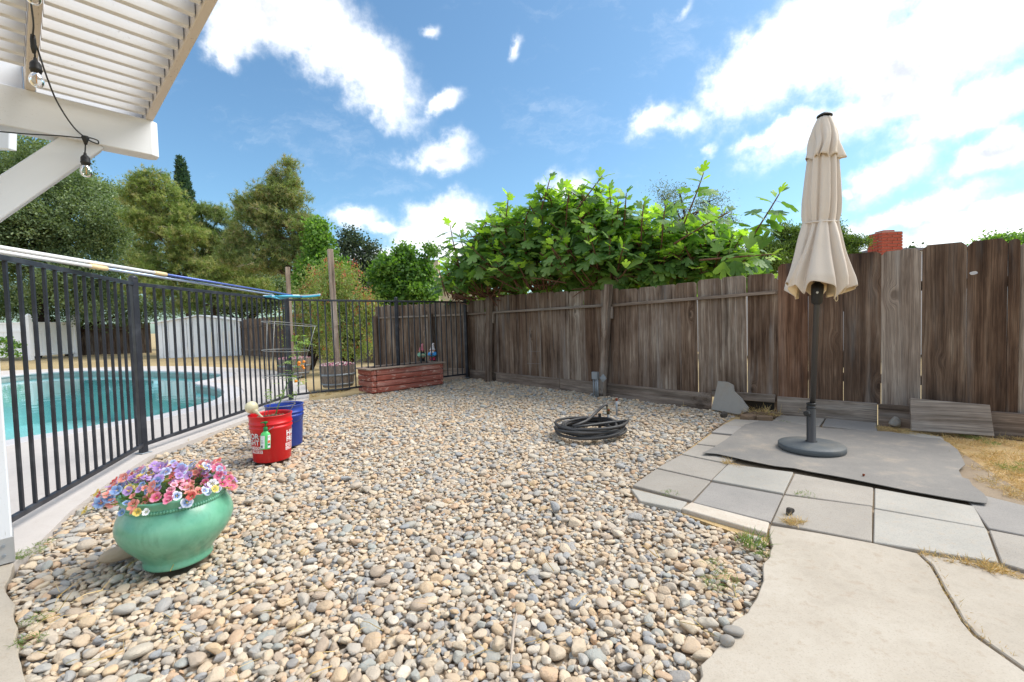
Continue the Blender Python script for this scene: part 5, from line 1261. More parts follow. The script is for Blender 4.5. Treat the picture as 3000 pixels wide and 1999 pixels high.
# ------------------------------------------------------------------ grass tufts and dry weeds
def blades(name, spots, mat, parent=None, seed=3):
    """spots: (centre, radius, count, length, spread)"""
    rg = np.random.default_rng(seed); Vs, Fs = [], []; o_ = 0
    for c_, rad, n, L_, sp2 in spots:
        a = rg.uniform(0, 2*np.pi, n); r_ = rad*np.sqrt(rg.random(n)); b0 = np.stack([c_[0]+r_*np.cos(a), c_[1]+r_*np.sin(a), np.full(n, c_[2])], 1)
        d_ = np.stack([rg.normal(0, sp2, n), rg.normal(0, sp2, n), np.abs(rg.normal(.8, .3, n))+.05], 1); d_ /= np.linalg.norm(d_, axis=1, keepdims=True)
        L = L_*rg.uniform(.4, 1.2, n)[:, None]; sd_ = np.cross(d_, rg.normal(0, 1, (n, 3))); sd_ /= np.linalg.norm(sd_, axis=1, keepdims=True); wd = .0016+.02*L
        mid_ = b0+d_*L*.55; tip = b0+d_*L-np.array([0, 0, 1])*L*rg.uniform(0, .35, n)[:, None]
        V = np.stack([b0-sd_*wd*.5, b0+sd_*wd*.5, mid_+sd_*wd*.4, mid_-sd_*wd*.4, tip+sd_*wd*.05, tip-sd_*wd*.05], 1).reshape(-1, 3)
        i = np.arange(n)[:, None]*6+o_; Fs.append(np.concatenate([i+np.array([0, 1, 2, 3]), i+np.array([3, 2, 4, 5])])); Vs.append(V); o_ += 6*n
    F_ = np.concatenate(Fs); return np_mesh(name, np.concatenate(Vs), F_, mat, parent, rnd=rg.random(len(F_)))
def tuft(label, spots, mat, seed=3, cat='weeds', name='weed_tuft'): tag(blades(name, spots, mat, None, seed), label, cat)
tuft('dry straw tuft in the paver joint beside the dark rock', [(G(2318, 1534), .03, 110, .06, 1.1), (G(2340, 1531), .03, 60, .05, 1.2)], 'dry_grass')
tuft('yellow-green weed tuft at the gravel edge beside the concrete', [(G(2205, 1597), .05, 90, .09, .45), (G(2170, 1585), .03, 40, .06, .6), (G(2230, 1625), .03, 50, .03, 1)], 'green_grass', 4)
tuft('dry weeds growing along the crack in the concrete', [(G(x, y, -.01), .02, 26, .028, 1.0) for x, y in ((2700,1628), (2724,1650), (2742,1672), (2756,1700), (2766,1722), (2780,1745), (2795,1767), (2808,1790), (2822,1816), (2842,1838), (2860,1859), (2887,1878), (2920,1897), (2960,1927))], 'dry_grass', 5)
tuft('dry weeds along the joint between pavers and slab', [(G(x, y), .03, 40, .04, 1.0) for x, y in ((2720,1626), (2770,1638), (2825,1648), (2850,1655), (2900,1665), (2920,1667), (2935,1672), (2980,1690))]+[(G(2905, 1668), .04, 90, .06, .8)], 'dry_grass', 6)
tuft('straw weed growing at the corner of the rubber mat', [(G(2132, 1358), .03, 60, .06, .9), (G(2160, 1366), .05, 40, .025, 1.2)], 'dry_grass', 7)
tuft('low green moss weeds in the paver joint before the mat', [(G(2360, 1450), .06, 70, .02, 1.3)], 'green_grass', 8)
tuft('low green weeds at the paver corner nearest the gravel', [(G(1960, 1445), .06, 70, .02, 1.3)], 'green_grass', 88)
tuft('low green weeds on the far paver edge beside the rubble', [(G(2300, 1236), .05, 60, .02, 1.3)], 'green_grass', 89)
tuft('green weeds at the deck edge near the pergola post', [(G(85, 1620), .06, 150, .025, 1.3), (G(130, 1590), .04, 80, .02, 1.3), (G(55, 1636), .03, 60, .02, 1.3)], 'green_grass', 9)
for x, y, lab in ((110,1812,'upper'), (82,1878,'lower')): tuft('sparse green weeds among the gravel beside the left slab, %s patch' % lab, [(G(x, y), .045, 70, .028, 1.2)], 'green_grass', x)
tuft('sparse green weeds among the gravel beside the concrete slab', [(G(x, y), .04, 40, .03, 1.2) for x, y in ((2090,1650), (2115,1680), (2080,1700), (2140,1700), (2100,1720))], 'green_grass', 11)
tuft('dry grass stalks sprouting behind the umbrella base', [(G(2345, 1218), .03, 26, .17, .45), (G(2390, 1222), .05, 18, .13, .9)], 'dry_grass', 12)
tuft('dry straw stuffed into the gap below the fence', [(G(x, y, .02), .08, 90, .12, 1.2) for x, y in ((2200,1212), (2235,1212), (2260,1216))], 'dry_grass', 13)
tuft('dry grass and weeds at the fence foot beside the loose plank', [(G(2600, 1258), .09, 150, .05, 1.2), (G(2650, 1268), .08, 120, .05, 1.2)], 'dry_grass', 14)
rg = random.Random(9); lt = []
for _ in range(240):
    px, py = rg.uniform(120, 2200), 1130+840*rg.random()**1.3; q = G(px, py, .03)
    if in_poly(np.array([q.x]), np.array([q.y]), GP)[0]: lt.append((q, .02, 1 if rg.random() < .7 else 3, .10, 3.0))
stuff(blades('straw_litter', lt, 'dry_grass', None, 61))
rg = random.Random(4); sg_ = []
for _ in range(150):
    px, py = rg.uniform(2700, 3080), rg.uniform(1275, 1465)
    if py > 1275+(px-2740)*.75+30 and py > 1300: continue
    sg_.append((G(px, py, -.015), .06, 50, .055, 1.2))
stuff(blades('dry_grass', sg_, 'dry_grass', None, 15))
tuft('green clover patch in the dry grass behind the mat', [(G(x, y, -.01), .06, 90, .04, 1.0) for x, y in ((2860,1285), (2900,1300), (2830,1278))], 'green_grass', 16)
tuft('green weed patch in the dry grass at the picture edge', [(G(x, y, -.01), .06, 90, .04, 1.0) for x, y in ((2950,1370), (2985,1380), (3010,1365))], 'green_grass', 17)
tuft('long dry weed stalks at the iron fence foot by the barrel', [(G(925, 1163), .05, 26, .22, .9), (G(960, 1158), .06, 26, .16, 1.0), (G(1000, 1150), .05, 20, .12, 1.0)], 'dry_grass', 18)
lw = []
for _ in range(420):
    px, py = rg.uniform(-60, 900), rg.uniform(1046, 1085); lw.append((G(px, py, -.07), .5, 12, .09, .8))
stuff(blades('lawn_grass', lw, 'dry_grass', None, 19))

# ------------------------------------------------------------------ far yard: vinyl fence, old fence, shed
def vert_panel(name, A, B, z0, z1, th, mat, parent):
    a, b_ = Vector((A.x, A.y, (z0+z1)/2)), Vector((B.x, B.y, (z0+z1)/2)); return beam(name, a, b_, th, z1-z0, mat, parent, bev=.004)
V0, V1, V2 = G(-140, 1060), G(91, 1051), G(224, 1041)
vf = thing('vinyl_fence', 'white vinyl panel fence at the back of the yard', 'fence', V1)
hv = 1.72
for A, B in ((V0, V1), (V1, V2)):
    u_ = (B-A).normalized(); L = (B-A).length; nb_ = max(3, round(L/.30))
    for i in range(nb_):
        a, b_ = A+u_*(L*i/nb_+.004), A+u_*(L*(i+1)/nb_-.004); vert_panel('panel_board', a, b_, .1, hv-.06, .03, 'vinyl', vf)
    for z_ in (.16, 1.32, hv-.04): beam('rail', A+Vector((0, 0, z_)), B+Vector((0, 0, z_)), .07, .12 if z_ < 1.5 else .06, 'vinyl', vf)
for p in (V0, V1, V2):
    po = beam('post', p+Vector((0, 0, -.08)), p+Vector((0, 0, hv+.12)), .17, .17, 'vinyl', vf, up=(0, 1, 0), bev=.008)
    lathe('post_cap', [(.13, hv+.12), (.13, hv+.17), (.085, hv+.20), (.11, hv+.24), (.10, hv+.30), (.06, hv+.36), (.0001, hv+.39)], 'vinyl', po, T((p.x, p.y, 0)) @ Matrix.Rotation(math.pi/4, 4, 'Z'), 4, smooth=False)
def board_fence(label, A, B, z1, bw, mat, rails=(1.35,), n_side=None):
    t_ = thing('wooden_fence', label, 'fence', A); u_ = (B-A).normalized(); L = (B-A).length; n = max(2, round(L/bw)); nn = Vector((u_.y, -u_.x, 0)); nn = nn if nn.y < 0 else -nn
    M0 = Matrix((Vector((0, 0, 1)), u_, Vector((0, 0, 1)).cross(u_))).transposed().to_4x4()
    for i in range(n):
        M = M0.copy(); M.translation = A+u_*(L*i/n)+Vector((0, 0, -.07)); ht, wd, e = z1+.07+random.uniform(-.025, .025), L/n-.008, .03
        prism('board', [(0, 0), (ht-e, 0), (ht, e), (ht, wd-e), (ht-e, wd), (0, wd)], .02, mat, t_, M)
    for z_ in rails: beam('rail', A+nn*.04+Vector((0, 0, z_)), B+nn*.04+Vector((0, 0, z_)), .05, .08, mat, t_)
    return t_
O0, O1 = G(229, 1038), G(445, 1030)
board_fence('old grey board fence between the vinyl fence and the shed', O0, O1, 1.62, .17, 'far_fence_wood', (1.3,))
R0, R1 = G(698, 1036), D(838, 1036, 17.5); R1.z = 0
board_fence('dark brown board fence running from the shed to the shrubs', R0, R1, 1.55, .15, 'fence_wood', (1.2, .2))
R2 = Vector((-4.2, 14.0, 0)); board_fence('dark brown board fence hidden behind the bottlebrush shrubs', R1, R2, 1.55, .15, 'fence_wood', (1.2,))
# shed
S0, S1 = G(462, 1046), G(709, 1037); us_ = (S1-S0).normalized(); ns_ = Vector((-us_.y, us_.x, 0)); ns_ = ns_ if ns_.y > 0 else -ns_
shed = thing('garden_shed', 'low white metal garden shed at the back fence', 'shed', S0)
Ls = (S1-S0).length; he, hr, dp_ = zat(S0, S1, 459, 947), zat(S0, S1, 585, 928), 2.2
def shed_wall(p, q, n, h_of, name):
    u_ = (q-p).normalized(); L = (q-p).length
    for i in range(n):
        a, b_ = p+u_*(L*i/n), p+u_*(L*(i+1)/n-.012); nn = Vector((u_.y, -u_.x, 0))
        V = [a+Vector((0, 0, -.07)), b_+Vector((0, 0, -.07)), b_+Vector((0, 0, h_of((i+1)/n))), a+Vector((0, 0, h_of(i/n)))]
        V2 = [v+nn*.03+u_*(.03 if k in (0, 3) else -.03) for k, v in enumerate(V)]
        mesh_obj(name, V+V2, [(4, 5, 6, 7), (0, 4, 7, 3), (1, 2, 6, 5), (3, 7, 6, 2), (0, 1, 5, 4), (0, 3, 2, 1)], 'shed_white', shed)
gab = lambda f_: he+(hr-he)*(1-abs(f_-.5)*2)
shed_wall(S0, S1, 14, gab, 'wall_panel'); shed_wall(S0+ns_*dp_, S0, 8, lambda f_: he, 'wall_panel')
for sg in (0, 1):
    e_ = S0-us_*.12 if sg == 0 else S1+us_*.12; m_ = (S0+S1)/2; z0_, z1_ = he-.02, hr+.03
    V = []
    for p, z_ in ((e_-ns_*.12, z0_), (m_-ns_*.12, z1_), (m_+ns_*(dp_+.1), z1_), (e_+ns_*(dp_+.1), z0_)): V += [p+Vector((0, 0, z_)), p+Vector((0, 0, z_+.05))]
    mesh_obj('roof', V, [(0, 2, 4, 6), (1, 7, 5, 3), (0, 1, 3, 2), (4, 5, 7, 6), (2, 3, 5, 4), (0, 6, 7, 1)], 'shed_white', shed)
for i, (px, py, mt, lab) in enumerate(((285,1028,'brick_red','reddish block stacked at the old grey fence'), (322,1027,'grey_stone','grey block stacked at the old grey fence'), (300,1036,'brown_block','brown plank end lying at the old grey fence'))):
    p = G(px, py, -.07); tag(beam('rubble_block', p+Vector((-.3, 0, .1)), p+Vector((.3, .05, .1)), .2, .2, mt, None, bev=.02), lab, 'block')

# ------------------------------------------------------------------ neighbours' houses
hA = thing('neighbour_house', 'cream stucco house with a chimney beyond the trees', 'house', D(1300, 900, 24))
cA = D(1259, 765, 24.0); wch = 48*24/1333
def blk(name, x0, x1, y0, y1, z0, z1, mat, parent, bev=0): return beam(name, Vector(((x0+x1)/2, y0, (z0+z1)/2)), Vector(((x0+x1)/2, y1, (z0+z1)/2)), abs(x1-x0), z1-z0, mat, parent, bev=bev)
chm = blk('chimney', cA.x-wch/2, cA.x+wch/2, 24, 24.7, 0, cA.z, 'stucco', hA); blk('chimney_cap', cA.x-wch/2-.02, cA.x+wch/2+.02, 23.97, 24.73, cA.z, cA.z+.04, 'grey_stone', chm)
fl = D(1239, 762, 24.3); lathe('flue', [(.11, -.1), (.11, .22), (.16, .24), (.16, .30), (.0001, .32)], 'galvanised', chm, T((fl.x+.12, 24.3, cA.z+.02)), 14)
pA, pB, pC = D(1215, 872, 24.5), D(1330, 800, 24.5), D(1470, 872, 24.5)
V = [Vector((pA.x, 24.75, 0)), Vector((pC.x, 24.75, 0)), Vector((pC.x, 24.75, pC.z)), Vector((pB.x, 24.75, pB.z)), Vector((pA.x, 24.75, pA.z))]
V += [v+Vector((0, 9, 0)) for v in V]; mesh_obj('wall', V, [(0, 1, 2, 3, 4), (5, 9, 8, 7, 6), (0, 5, 6, 1), (1, 6, 7, 2), (0, 4, 9, 5)], 'stucco', hA)
for a, b_ in ((pA, pB), (pB, pC)):
    e = (Vector((b_.x, 0, b_.z))-Vector((a.x, 0, a.z))).normalized()*.25; V = []
    for p, z_ in ((Vector((a.x, 0, a.z))-e*(1 if a is pA else 0), .03), (Vector((b_.x, 0, b_.z))+e*(1 if b_ is pC else 0), .03)):
        for y_ in (24.4, 34): V += [Vector((p.x, y_, p.z+z_)), Vector((p.x, y_, p.z+z_+.16))]
    mesh_obj('roof', V, [(0, 4, 6, 2), (1, 3, 7, 5), (0, 1, 5, 4), (2, 6, 7, 3), (0, 2, 3, 1), (4, 5, 7, 6)], 'roof_tile_red', hA)
# right: house with lap siding, shingles and a brick chimney
Yh = 11.0; hB = thing('neighbour_house', 'grey sided house behind the tall fence with a brick chimney', 'house', D(2700, 900, Yh))
w0, w1 = D(2560, 760, Yh), D(3250, 690, Yh); zh = D(2703, 735, Yh).z
nl = 16; zb_ = .2
for i in range(nl):
    z0, z1 = zb_+(zh-zb_)*i/nl, zb_+(zh-zb_)*(i+1)/nl
    o = beam('siding_board', Vector((w0.x, Yh, (z0+z1)/2)), Vector((w1.x, Yh, (z0+z1)/2)), .03, z1-z0-.004, 'siding', hB, bev=0)
    o.matrix_basis = o.matrix_basis @ Matrix.Rotation(math.radians(7), 4, 'X')
blk('core', w0.x, w1.x, Yh+.02, Yh+6, 0, zh, 'siding', hB); blk('roof_edge', w0.x-.1, w1.x+.1, Yh-.1, Yh+6, zh, zh+.06, 'shingle', hB)
rfA = D(2120, 805, 12.0); V = [Vector((rfA.x, 12, rfA.z)), Vector((D(2300, 800, 12).x, 12, rfA.z)), Vector((D(2300, 760, 12).x, 14, rfA.z+.55)), Vector((rfA.x+.3, 14, rfA.z+.55))]
V = V+[v-Vector((0, 0, .08)) for v in V]; mesh_obj('garage_roof', V, [(0, 1, 2, 3), (4, 7, 6, 5), (0, 4, 5, 1), (2, 6, 7, 3), (1, 5, 6, 2), (0, 3, 7, 4)], 'shingle', hB)
blk('garage_wall', rfA.x+.1, D(2300, 800, 12).x-.1, 12.1, 14, 0, rfA.z-.1, 'siding', hB)
Yc = 10.2; cl, cr = D(2583, 700, Yc).x, D(2645, 700, Yc).x; ctop = D(2600, 680, Yc).z; cbot = 1.2
ck = thing('brick_chimney', 'red brick chimney rising above the tall fence', 'chimney', Vector(((cl+cr)/2, Yc, cbot)))
blk('core', cl+.012, cr-.012, Yc+.012, Yc+.40, 0.0, ctop-.01, 'mortar', ck)
cw = cr-cl; bh = .0655; rows = int((ctop-1.45)/bh)
for r_ in range(rows):
    z0 = ctop-(r_+1)*bh; xs_ = [cl, cl+cw*.5, cr] if r_ % 2 else [cl, cl+cw*.25, cl+cw*.75, cr]
    for a, b_ in zip(xs_[:-1], xs_[1:]): blk('brick', a+.005, b_-.005, Yc-.004, Yc+.1, z0+.005, z0+bh-.005, 'brick_red', ck)
    for y_ in (Yc+.1, Yc+.25): blk('brick', cr-.09, cr+.003, y_+.006, y_+.144, z0+.005, z0+bh-.005, 'brick_red', ck); blk('brick', cl-.003, cl+.09, y_+.006, y_+.144, z0+.005, z0+bh-.005, 'brick_red', ck)
blk('flue_course', cl+cw*.18, cl+cw*.7, Yc+.05, Yc+.3, ctop+.0, ctop+.05, 'brick_red', ck); blk('crown', cl+.01, cr-.01, Yc+.0, Yc+.38, ctop-.012, ctop+.01, 'mortar', ck)

# ------------------------------------------------------------------ trees
def blob_world(px, py, rx, ry, Y, dep=1.0):
    c_ = D(px, py, Y); k = Y/F; return (np.array(c_), np.array((rx*k, max(rx, ry)*k*dep, ry*k)))
def leaf_quads(P, N, L, W_, rg, droop=.0):
    """rhombic leaves at points P (n,3) with random tangents"""
    n = len(P); a = rg.normal(0, 1, (n, 3)); a[:, 2] -= droop; a /= np.linalg.norm(a, axis=1, keepdims=True)
    b_ = np.cross(a, rg.normal(0, 1, (n, 3))); b_ /= np.linalg.norm(b_, axis=1, keepdims=True)
    L = (L*rg.uniform(.7, 1.3, n))[:, None]; W2 = (W_*rg.uniform(.7, 1.3, n))[:, None]
    V = np.stack([P, P+a*L*.5+b_*W2*.5, P+a*L, P+a*L*.5-b_*W2*.5], 1).reshape(-1, 3)
    return V, np.arange(n*4).reshape(-1, 4)
def crown_points(blobs, nclus, per, crad, rg, shell=.55, gap=.0):
    vol = np.array([r_[0]*r_[2] for _, r_ in blobs]); pick = rg.choice(len(blobs), nclus, p=vol/vol.sum())
    d_ = rg.normal(0, 1, (nclus, 3)); d_ /= np.linalg.norm(d_, axis=1, keepdims=True)
    rad = (shell+(1-shell)*rg.random(nclus)**.7)[:, None]
    C = np.array([blobs[i][0] for i in pick])+d_*rad*np.array([blobs[i][1] for i in pick])
    cr_ = rg.random(nclus)
    q = rg.normal(0, .5, (nclus, per, 3))*crad; q[:, :, 2] *= .7
    P = (C[:, None, :]+q).reshape(-1, 3); return P, np.repeat(cr_, per), C
def clumps(blobs, rg, k=7, fr=.42):
    out = []
    for c_, r_ in blobs:
        out.append((c_, r_*.72))
        for _ in range(k):
            d_ = rg.normal(0, 1, 3); d_ /= np.linalg.norm(d_); f_ = fr*rg.uniform(.6, 1.2)
            out.append((c_+d_*r_*rg.uniform(.62, .98), r_*f_))
    return out
def trunk_geo(paths):
    return merge([tube_geo(smooth_path(p, 4), [r0+(r1-r0)*i/(4*(len(p)-1)) for i in range(4*(len(p)-1)+1)], 8) for p, r0, r1 in paths])
def broad_tree(name, label, cat, blobs, base, nclus, per, crad, L, W_, mat, bark, seed, shell=.55, group=None, tr=.22, droop=.2):
    rg = np.random.default_rng(seed); t_ = thing(name, label, cat, base, group)
    P, cr_, C = crown_points(clumps(blobs, rg), nclus, per, crad, rg, shell); V, F_ = leaf_quads(P, None, L, W_, rg, droop)
    rn = np.clip(.65*cr_+.35*rg.random(len(cr_)), 0, .999)
    np_mesh('crown', V, F_, mat, t_, rnd=rn)
    top = Vector(max((b_[0] for b_ in blobs), key=lambda c_: c_[2])); cen = Vector(np.mean([b_[0] for b_ in blobs], axis=0))
    fork = base.lerp(cen, .55); paths = [([base-Vector((0, 0, .1)), base.lerp(fork, .5)+Vector((.1, 0, 0)), fork, top], tr, tr*.15)]
    for b_ in blobs:
        e_ = Vector(b_[0]); paths.append(([fork.lerp(base, .2), fork.lerp(e_, .5)+Vector((0, 0, .15)), e_], tr*.45, tr*.08))
    for i in range(0, min(len(C), 26)):
        bl = min(blobs, key=lambda b_: np.linalg.norm(b_[0]-C[i])); paths.append(([Vector(bl[0]), Vector(bl[0]).lerp(Vector(C[i]), .6), Vector(C[i])], tr*.1, tr*.03))
    Vt, Ft = trunk_geo(paths); mesh_obj('trunk', Vt, Ft, bark, t_, smooth=True); return t_
def needle_tree(name, label, blobs, base, ntuft, mat, bark, seed, L=.18, per=15, shell=.35, dead=30, tr=.16, group=None, lean=None):
    rg = np.random.default_rng(seed); t_ = thing(name, label, 'pine tree', base, group)
    P, cr_, C = crown_points(clumps(blobs, rg, 9, .46), ntuft//12, 12, .30, rg, shell); n = len(P)
    ax_ = rg.normal(0, .6, (n, 3)); ax_[:, 2] += .75; ax_ /= np.linalg.norm(ax_, axis=1, keepdims=True)
    d_ = ax_[:, None, :]*.55+rg.normal(0, .62, (n, per, 3)); d_ /= np.linalg.norm(d_, axis=2, keepdims=True)
    sd_ = np.cross(d_, rg.normal(0, 1, (n, per, 3))); sd_ /= np.linalg.norm(sd_, axis=2, keepdims=True)
    b0 = P[:, None, :]+ax_[:, None, :]*rg.random((n, per, 1))*.12; Ln = L*rg.uniform(.6, 1.15, (n, per, 1)); wd = .016
    V = np.stack([b0-sd_*wd*.6, b0+sd_*wd*.6, b0+d_*Ln], 2).reshape(-1, 3); F_ = np.arange(len(V)).reshape(-1, 3)
    rn = np.repeat(np.clip(.6*cr_+.4*rg.random(n), 0, .999), per); np_mesh('crown', V, F_, mat, t_, rnd=rn)
    top = Vector(max((b_[0] for b_ in blobs), key=lambda c_: c_[2])); paths = [([base-Vector((0, 0, .1)), base.lerp(top, .33)+Vector(lean or (0, 0, 0)), base.lerp(top, .66)+Vector(lean or (0, 0, 0))*.6, top], tr, .025)]
    for b_ in blobs:
        e_ = Vector(b_[0]); f_ = min(.92, max(.15, (e_.z-base.z)/max(.1, (top.z-base.z))*.85)); s_ = base.lerp(top, f_); paths.append(([s_, s_.lerp(e_, .5)-Vector((0, 0, .1)), e_], tr*.35, .02))
    Vt, Ft = trunk_geo(paths); mesh_obj('trunk', Vt, Ft, bark, t_, smooth=True)
    tw = []
    for i in range(dead):
        c_ = Vector(C[i % len(C)]); e_ = c_+Vector((random.uniform(-.6, .6), random.uniform(-.5, .1), random.uniform(-.25, .3)))
        tw.append(([c_, c_.lerp(e_, .5)+Vector((0, 0, random.uniform(-.1, .15))), e_], .014, .004))
        m2 = c_.lerp(e_, .5); tw.append(([m2, m2+Vector((random.uniform(-.3, .3), -.05, random.uniform(-.25, .2)))], .008, .003))
    if tw: Vt, Ft = trunk_geo(tw); stuff(mesh_obj('dead_twigs', Vt, Ft, 'dead_twig', t_, smooth=True))
    return t_
def BW(L, Y, dep=.9): return [blob_world(*b_, Y, dep) for b_ in L]
base_at = lambda px, Y: Vector((D(px, 1000, Y).x, Y, -.075))
broad_tree('oak_tree', 'large dark green oak filling the left behind the iron fence', 'oak tree', BW([(60,560,190,140), (200,640,150,150), (60,740,180,130), (265,780,100,110), (140,470,120,80), (300,660,60,80), (330,850,80,70), (0,640,150,180), (180,850,160,60), (240,560,70,70), (-60,480,120,90)], 23), base_at(90, 23), 2000, 72, .50, .13, .07, 'oak_leaf', 'bark_dark', 21, .45, tr=.35)
broad_tree('oak_tree', 'grey-green oak between the big oak and the pines', 'oak tree', BW([(395,620,70,80), (370,700,80,90), (330,590,50,55), (430,580,40,50), (400,770,80,70), (440,660,50,70)], 28), base_at(400, 28), 700, 34, .6, .12, .065, 'oak_leaf', 'bark_dark', 22, .45)
broad_tree('hedge', 'dark leafy hedge hanging over the back fences', 'hedge', BW([(40,890,110,60), (180,895,110,55), (310,905,100,50), (410,900,70,45), (480,905,60,30), (-80,880,110,80)], 24.5), base_at(200, 24.5), 800, 40, .5, .10, .06, 'hedge_leaf', 'bark_dark', 23, .5)
needle_tree('pine_tree', 'broad yellow-green pine standing behind the white shed', BW([(445,530,42,36), (400,560,30,30), (425,590,55,40), (500,590,45,45), (450,670,75,60), (520,700,60,70), (430,760,70,60), (545,780,60,60), (460,840,90,50), (560,860,80,45), (640,850,70,45), (700,870,60,40), (640,790,55,40), (740,850,45,35), (580,700,35,40)], 22), base_at(585, 22), 14500, 'pine_needle', 'bark', 31, dead=60, shell=.25)
needle_tree('pine_tree', 'tall pine with bare trunk in front of the blue sky', BW([(842,490,14,26), (806,520,9,28), (838,540,40,34), (800,580,60,32), (862,590,40,34), (760,610,45,36), (830,640,70,32), (735,650,38,36), (880,665,50,30), (780,690,55,32), (860,715,45,30), (735,715,36,22), (810,745,55,22), (890,710,28,24), (700,690,30,34), (700,760,44,34), (760,770,50,26), (900,760,34,34), (830,780,44,24), (720,600,22,24)], 20), base_at(872, 20), 10000, 'pine_needle_dark', 'bark', 32, dead=46, tr=.17, lean=(.12, 0, 0))
needle_tree('pine_tree', 'ragged half-dead pine between the two larger pines', BW([(590,625,20,20), (640,640,36,26), (690,655,22,20), (640,700,46,30), (600,690,26,26), (670,720,40,26), (620,740,40,24), (660,770,60,34), (590,780,40,34), (720,800,50,34), (700,720,34,30)], 23), base_at(640, 23), 5200, 'pine_needle_dark', 'bark', 33, dead=90, tr=.12)
broad_tree('oak_tree', 'far olive tree filling in behind the ragged pine', 'oak tree', BW([(620,780,70,60), (700,800,80,60), (780,800,70,60), (690,730,40,40), (850,800,60,70), (760,860,110,50), (600,860,80,50)], 31), base_at(700, 31), 900, 34, .6, .13, .075, 'oak_leaf', 'bark_dark', 51, .4)
broad_tree('oak_tree', 'far green trees showing between sweetgum and fence corner', 'oak tree', BW([(1000,850,70,40), (1080,850,60,36), (1120,880,70,30), (960,880,70,36), (1290,870,60,30)], 33), base_at(1040, 33), 500, 34, .6, .13, .075, 'dark_leaf', 'bark_dark', 52, .4)
# cypress: a narrow spire
rg = np.random.default_rng(40); cyp = thing('cypress_tree', 'narrow dark cypress spire behind the pine', 'cypress tree', base_at(545, 34))
n = 9000; f_ = rg.random(n)**.7; ct, cbm = np.array(D(527, 462, 34)), np.array(D(556, 720, 34)); cen_ = ct+(cbm-ct)*f_[:, None]; q = rg.uniform(0, 2*np.pi, n); rr_ = (.10+.82*f_**.8)*(.75+.3*rg.random(n))*(1+.15*np.sin(f_*60+q*3))
P = cen_+np.stack([rr_*np.cos(q), rr_*np.sin(q), rg.normal(0, .05, n)], 1); V, F_ = leaf_quads(P, None, .26, .10, rg, -1.4); np_mesh('crown', V, F_, 'cypress_leaf', cyp, rnd=rg.random(n)*.99)
Vt, Ft = tube_geo([base_at(556, 34), Vector(ct)], [.2, .02], 8); mesh_obj('trunk', Vt, Ft, 'bark_dark', cyp, smooth=True)
broad_tree('sweetgum_tree', 'bright green sweetgum rising behind the wooden posts', 'tree', BW([(930,670,28,36), (945,720,40,45), (915,780,40,50), (955,790,46,56), (985,810,40,44), (920,850,46,50), (970,870,50,40)], 18), base_at(930, 18), 800, 34, .32, .115, .095, 'ambar_leaf', 'bark', 24, .45)
broad_tree('dark_tree', 'sparse dark tree behind the bright sweetgum', 'tree', BW([(1030,700,44,32), (1070,735,36,32), (1010,745,34,34), (1095,770,24,24), (1050,790,46,30), (1120,820,34,22)], 25), base_at(1040, 25), 330, 22, .42, .14, .10, 'dark_leaf', 'bark_dark', 25, .5)
broad_tree('sweetgum_tree', 'round bright green tree behind the low fence corner', 'tree', BW([(1175,790,60,44), (1135,830,46,44), (1225,815,40,40), (1190,750,24,24), (1240,790,22,26), (1185,860,80,34), (1120,870,40,30), (1250,850,26,30), (1262,735,9,16)], 14.5), base_at(1185, 14.5), 900, 34, .26, .10, .085, 'ambar_leaf', 'bark', 26, .45)
def shrub(label, blobs, base, n, seed, tipfrac=.05):
    rg = np.random.default_rng(seed); t_ = thing('bottlebrush_shrub', label, 'shrub', base, 'bottlebrush shrubs')
    P, cr_, C = crown_points(clumps(blobs, rg), n//30, 30, .26, rg, .5); V, F_ = leaf_quads(P, None, .085, .022, rg, -.7); rn = np.clip(.6*cr_+.4*rg.random(len(cr_)), 0, .999)
    np_mesh('crown', V, F_, 'brush_leaf', t_, rnd=rn)
    sel = C[rg.random(len(C)) < .30]; Pt = (sel[:, None, :]+rg.normal(0, .05, (len(sel), 14, 3))+np.array([0, 0, .10])).reshape(-1, 3); V, F_ = leaf_quads(Pt, None, .07, .02, rg, -1.2); np_mesh('tips', V, F_, 'brush_tip', t_, rnd=rg.random(len(F_))*.99)
    Vt, Ft = trunk_geo([([base-Vector((0, 0, .1)), base.lerp(Vector(b_[0]), .5)+Vector((.05, 0, .1)), Vector(b_[0])], .05, .012) for b_ in blobs]); mesh_obj('stems', Vt, Ft, 'bark_dark', t_, smooth=True)
shrub('leafy bottlebrush shrub with reddish tips behind the right barrel', BW([(1000,830,56,56), (1050,880,50,56), (990,910,60,60), (1060,960,44,60), (1010,1000,60,50), (1090,900,24,40), (960,860,40,60)], 11.2), base_at(1010, 11.2), 15000, 27)
shrub('leafy bottlebrush shrub with reddish tips behind the left barrel', BW([(905,880,46,50), (880,930,44,50), (935,950,50,60), (890,990,50,46), (950,1010,40,40), (925,840,30,36)], 12.3), base_at(905, 12.3), 11000, 28)
broad_tree('shrub', 'olive coloured shrub behind the shed roof', 'shrub', BW([(610,925,36,20), (650,915,30,24), (700,900,50,34), (760,895,50,36), (810,880,40,40), (830,840,36,50)], 23.5), base_at(700, 23.5), 420, 30, .4, .10, .07, 'oak_leaf', 'bark_dark', 29, .4)
broad_tree('sapling', 'small green sapling in front of the white vinyl fence', 'sapling', BW([(12,1000,14,14), (45,1012,16,14), (20,1030,18,14), (55,1035,10,8)], 15.5), base_at(16, 15.5), 60, 10, .13, .09, .05, 'ambar_leaf', 'bark', 30, .2, tr=.02)
broad_tree('wispy_tree', 'thin airy tree showing behind the fig tree', 'tree', BW([(1940,570,36,34), (1975,600,36,34), (2080,590,40,44), (2120,630,30,34), (2020,640,60,40), (2150,650,16,20), (1990,560,24,24)], 20), base_at(2040, 20), 330, 12, .35, .10, .035, 'wisp_leaf', 'bark_dark', 34, .3)
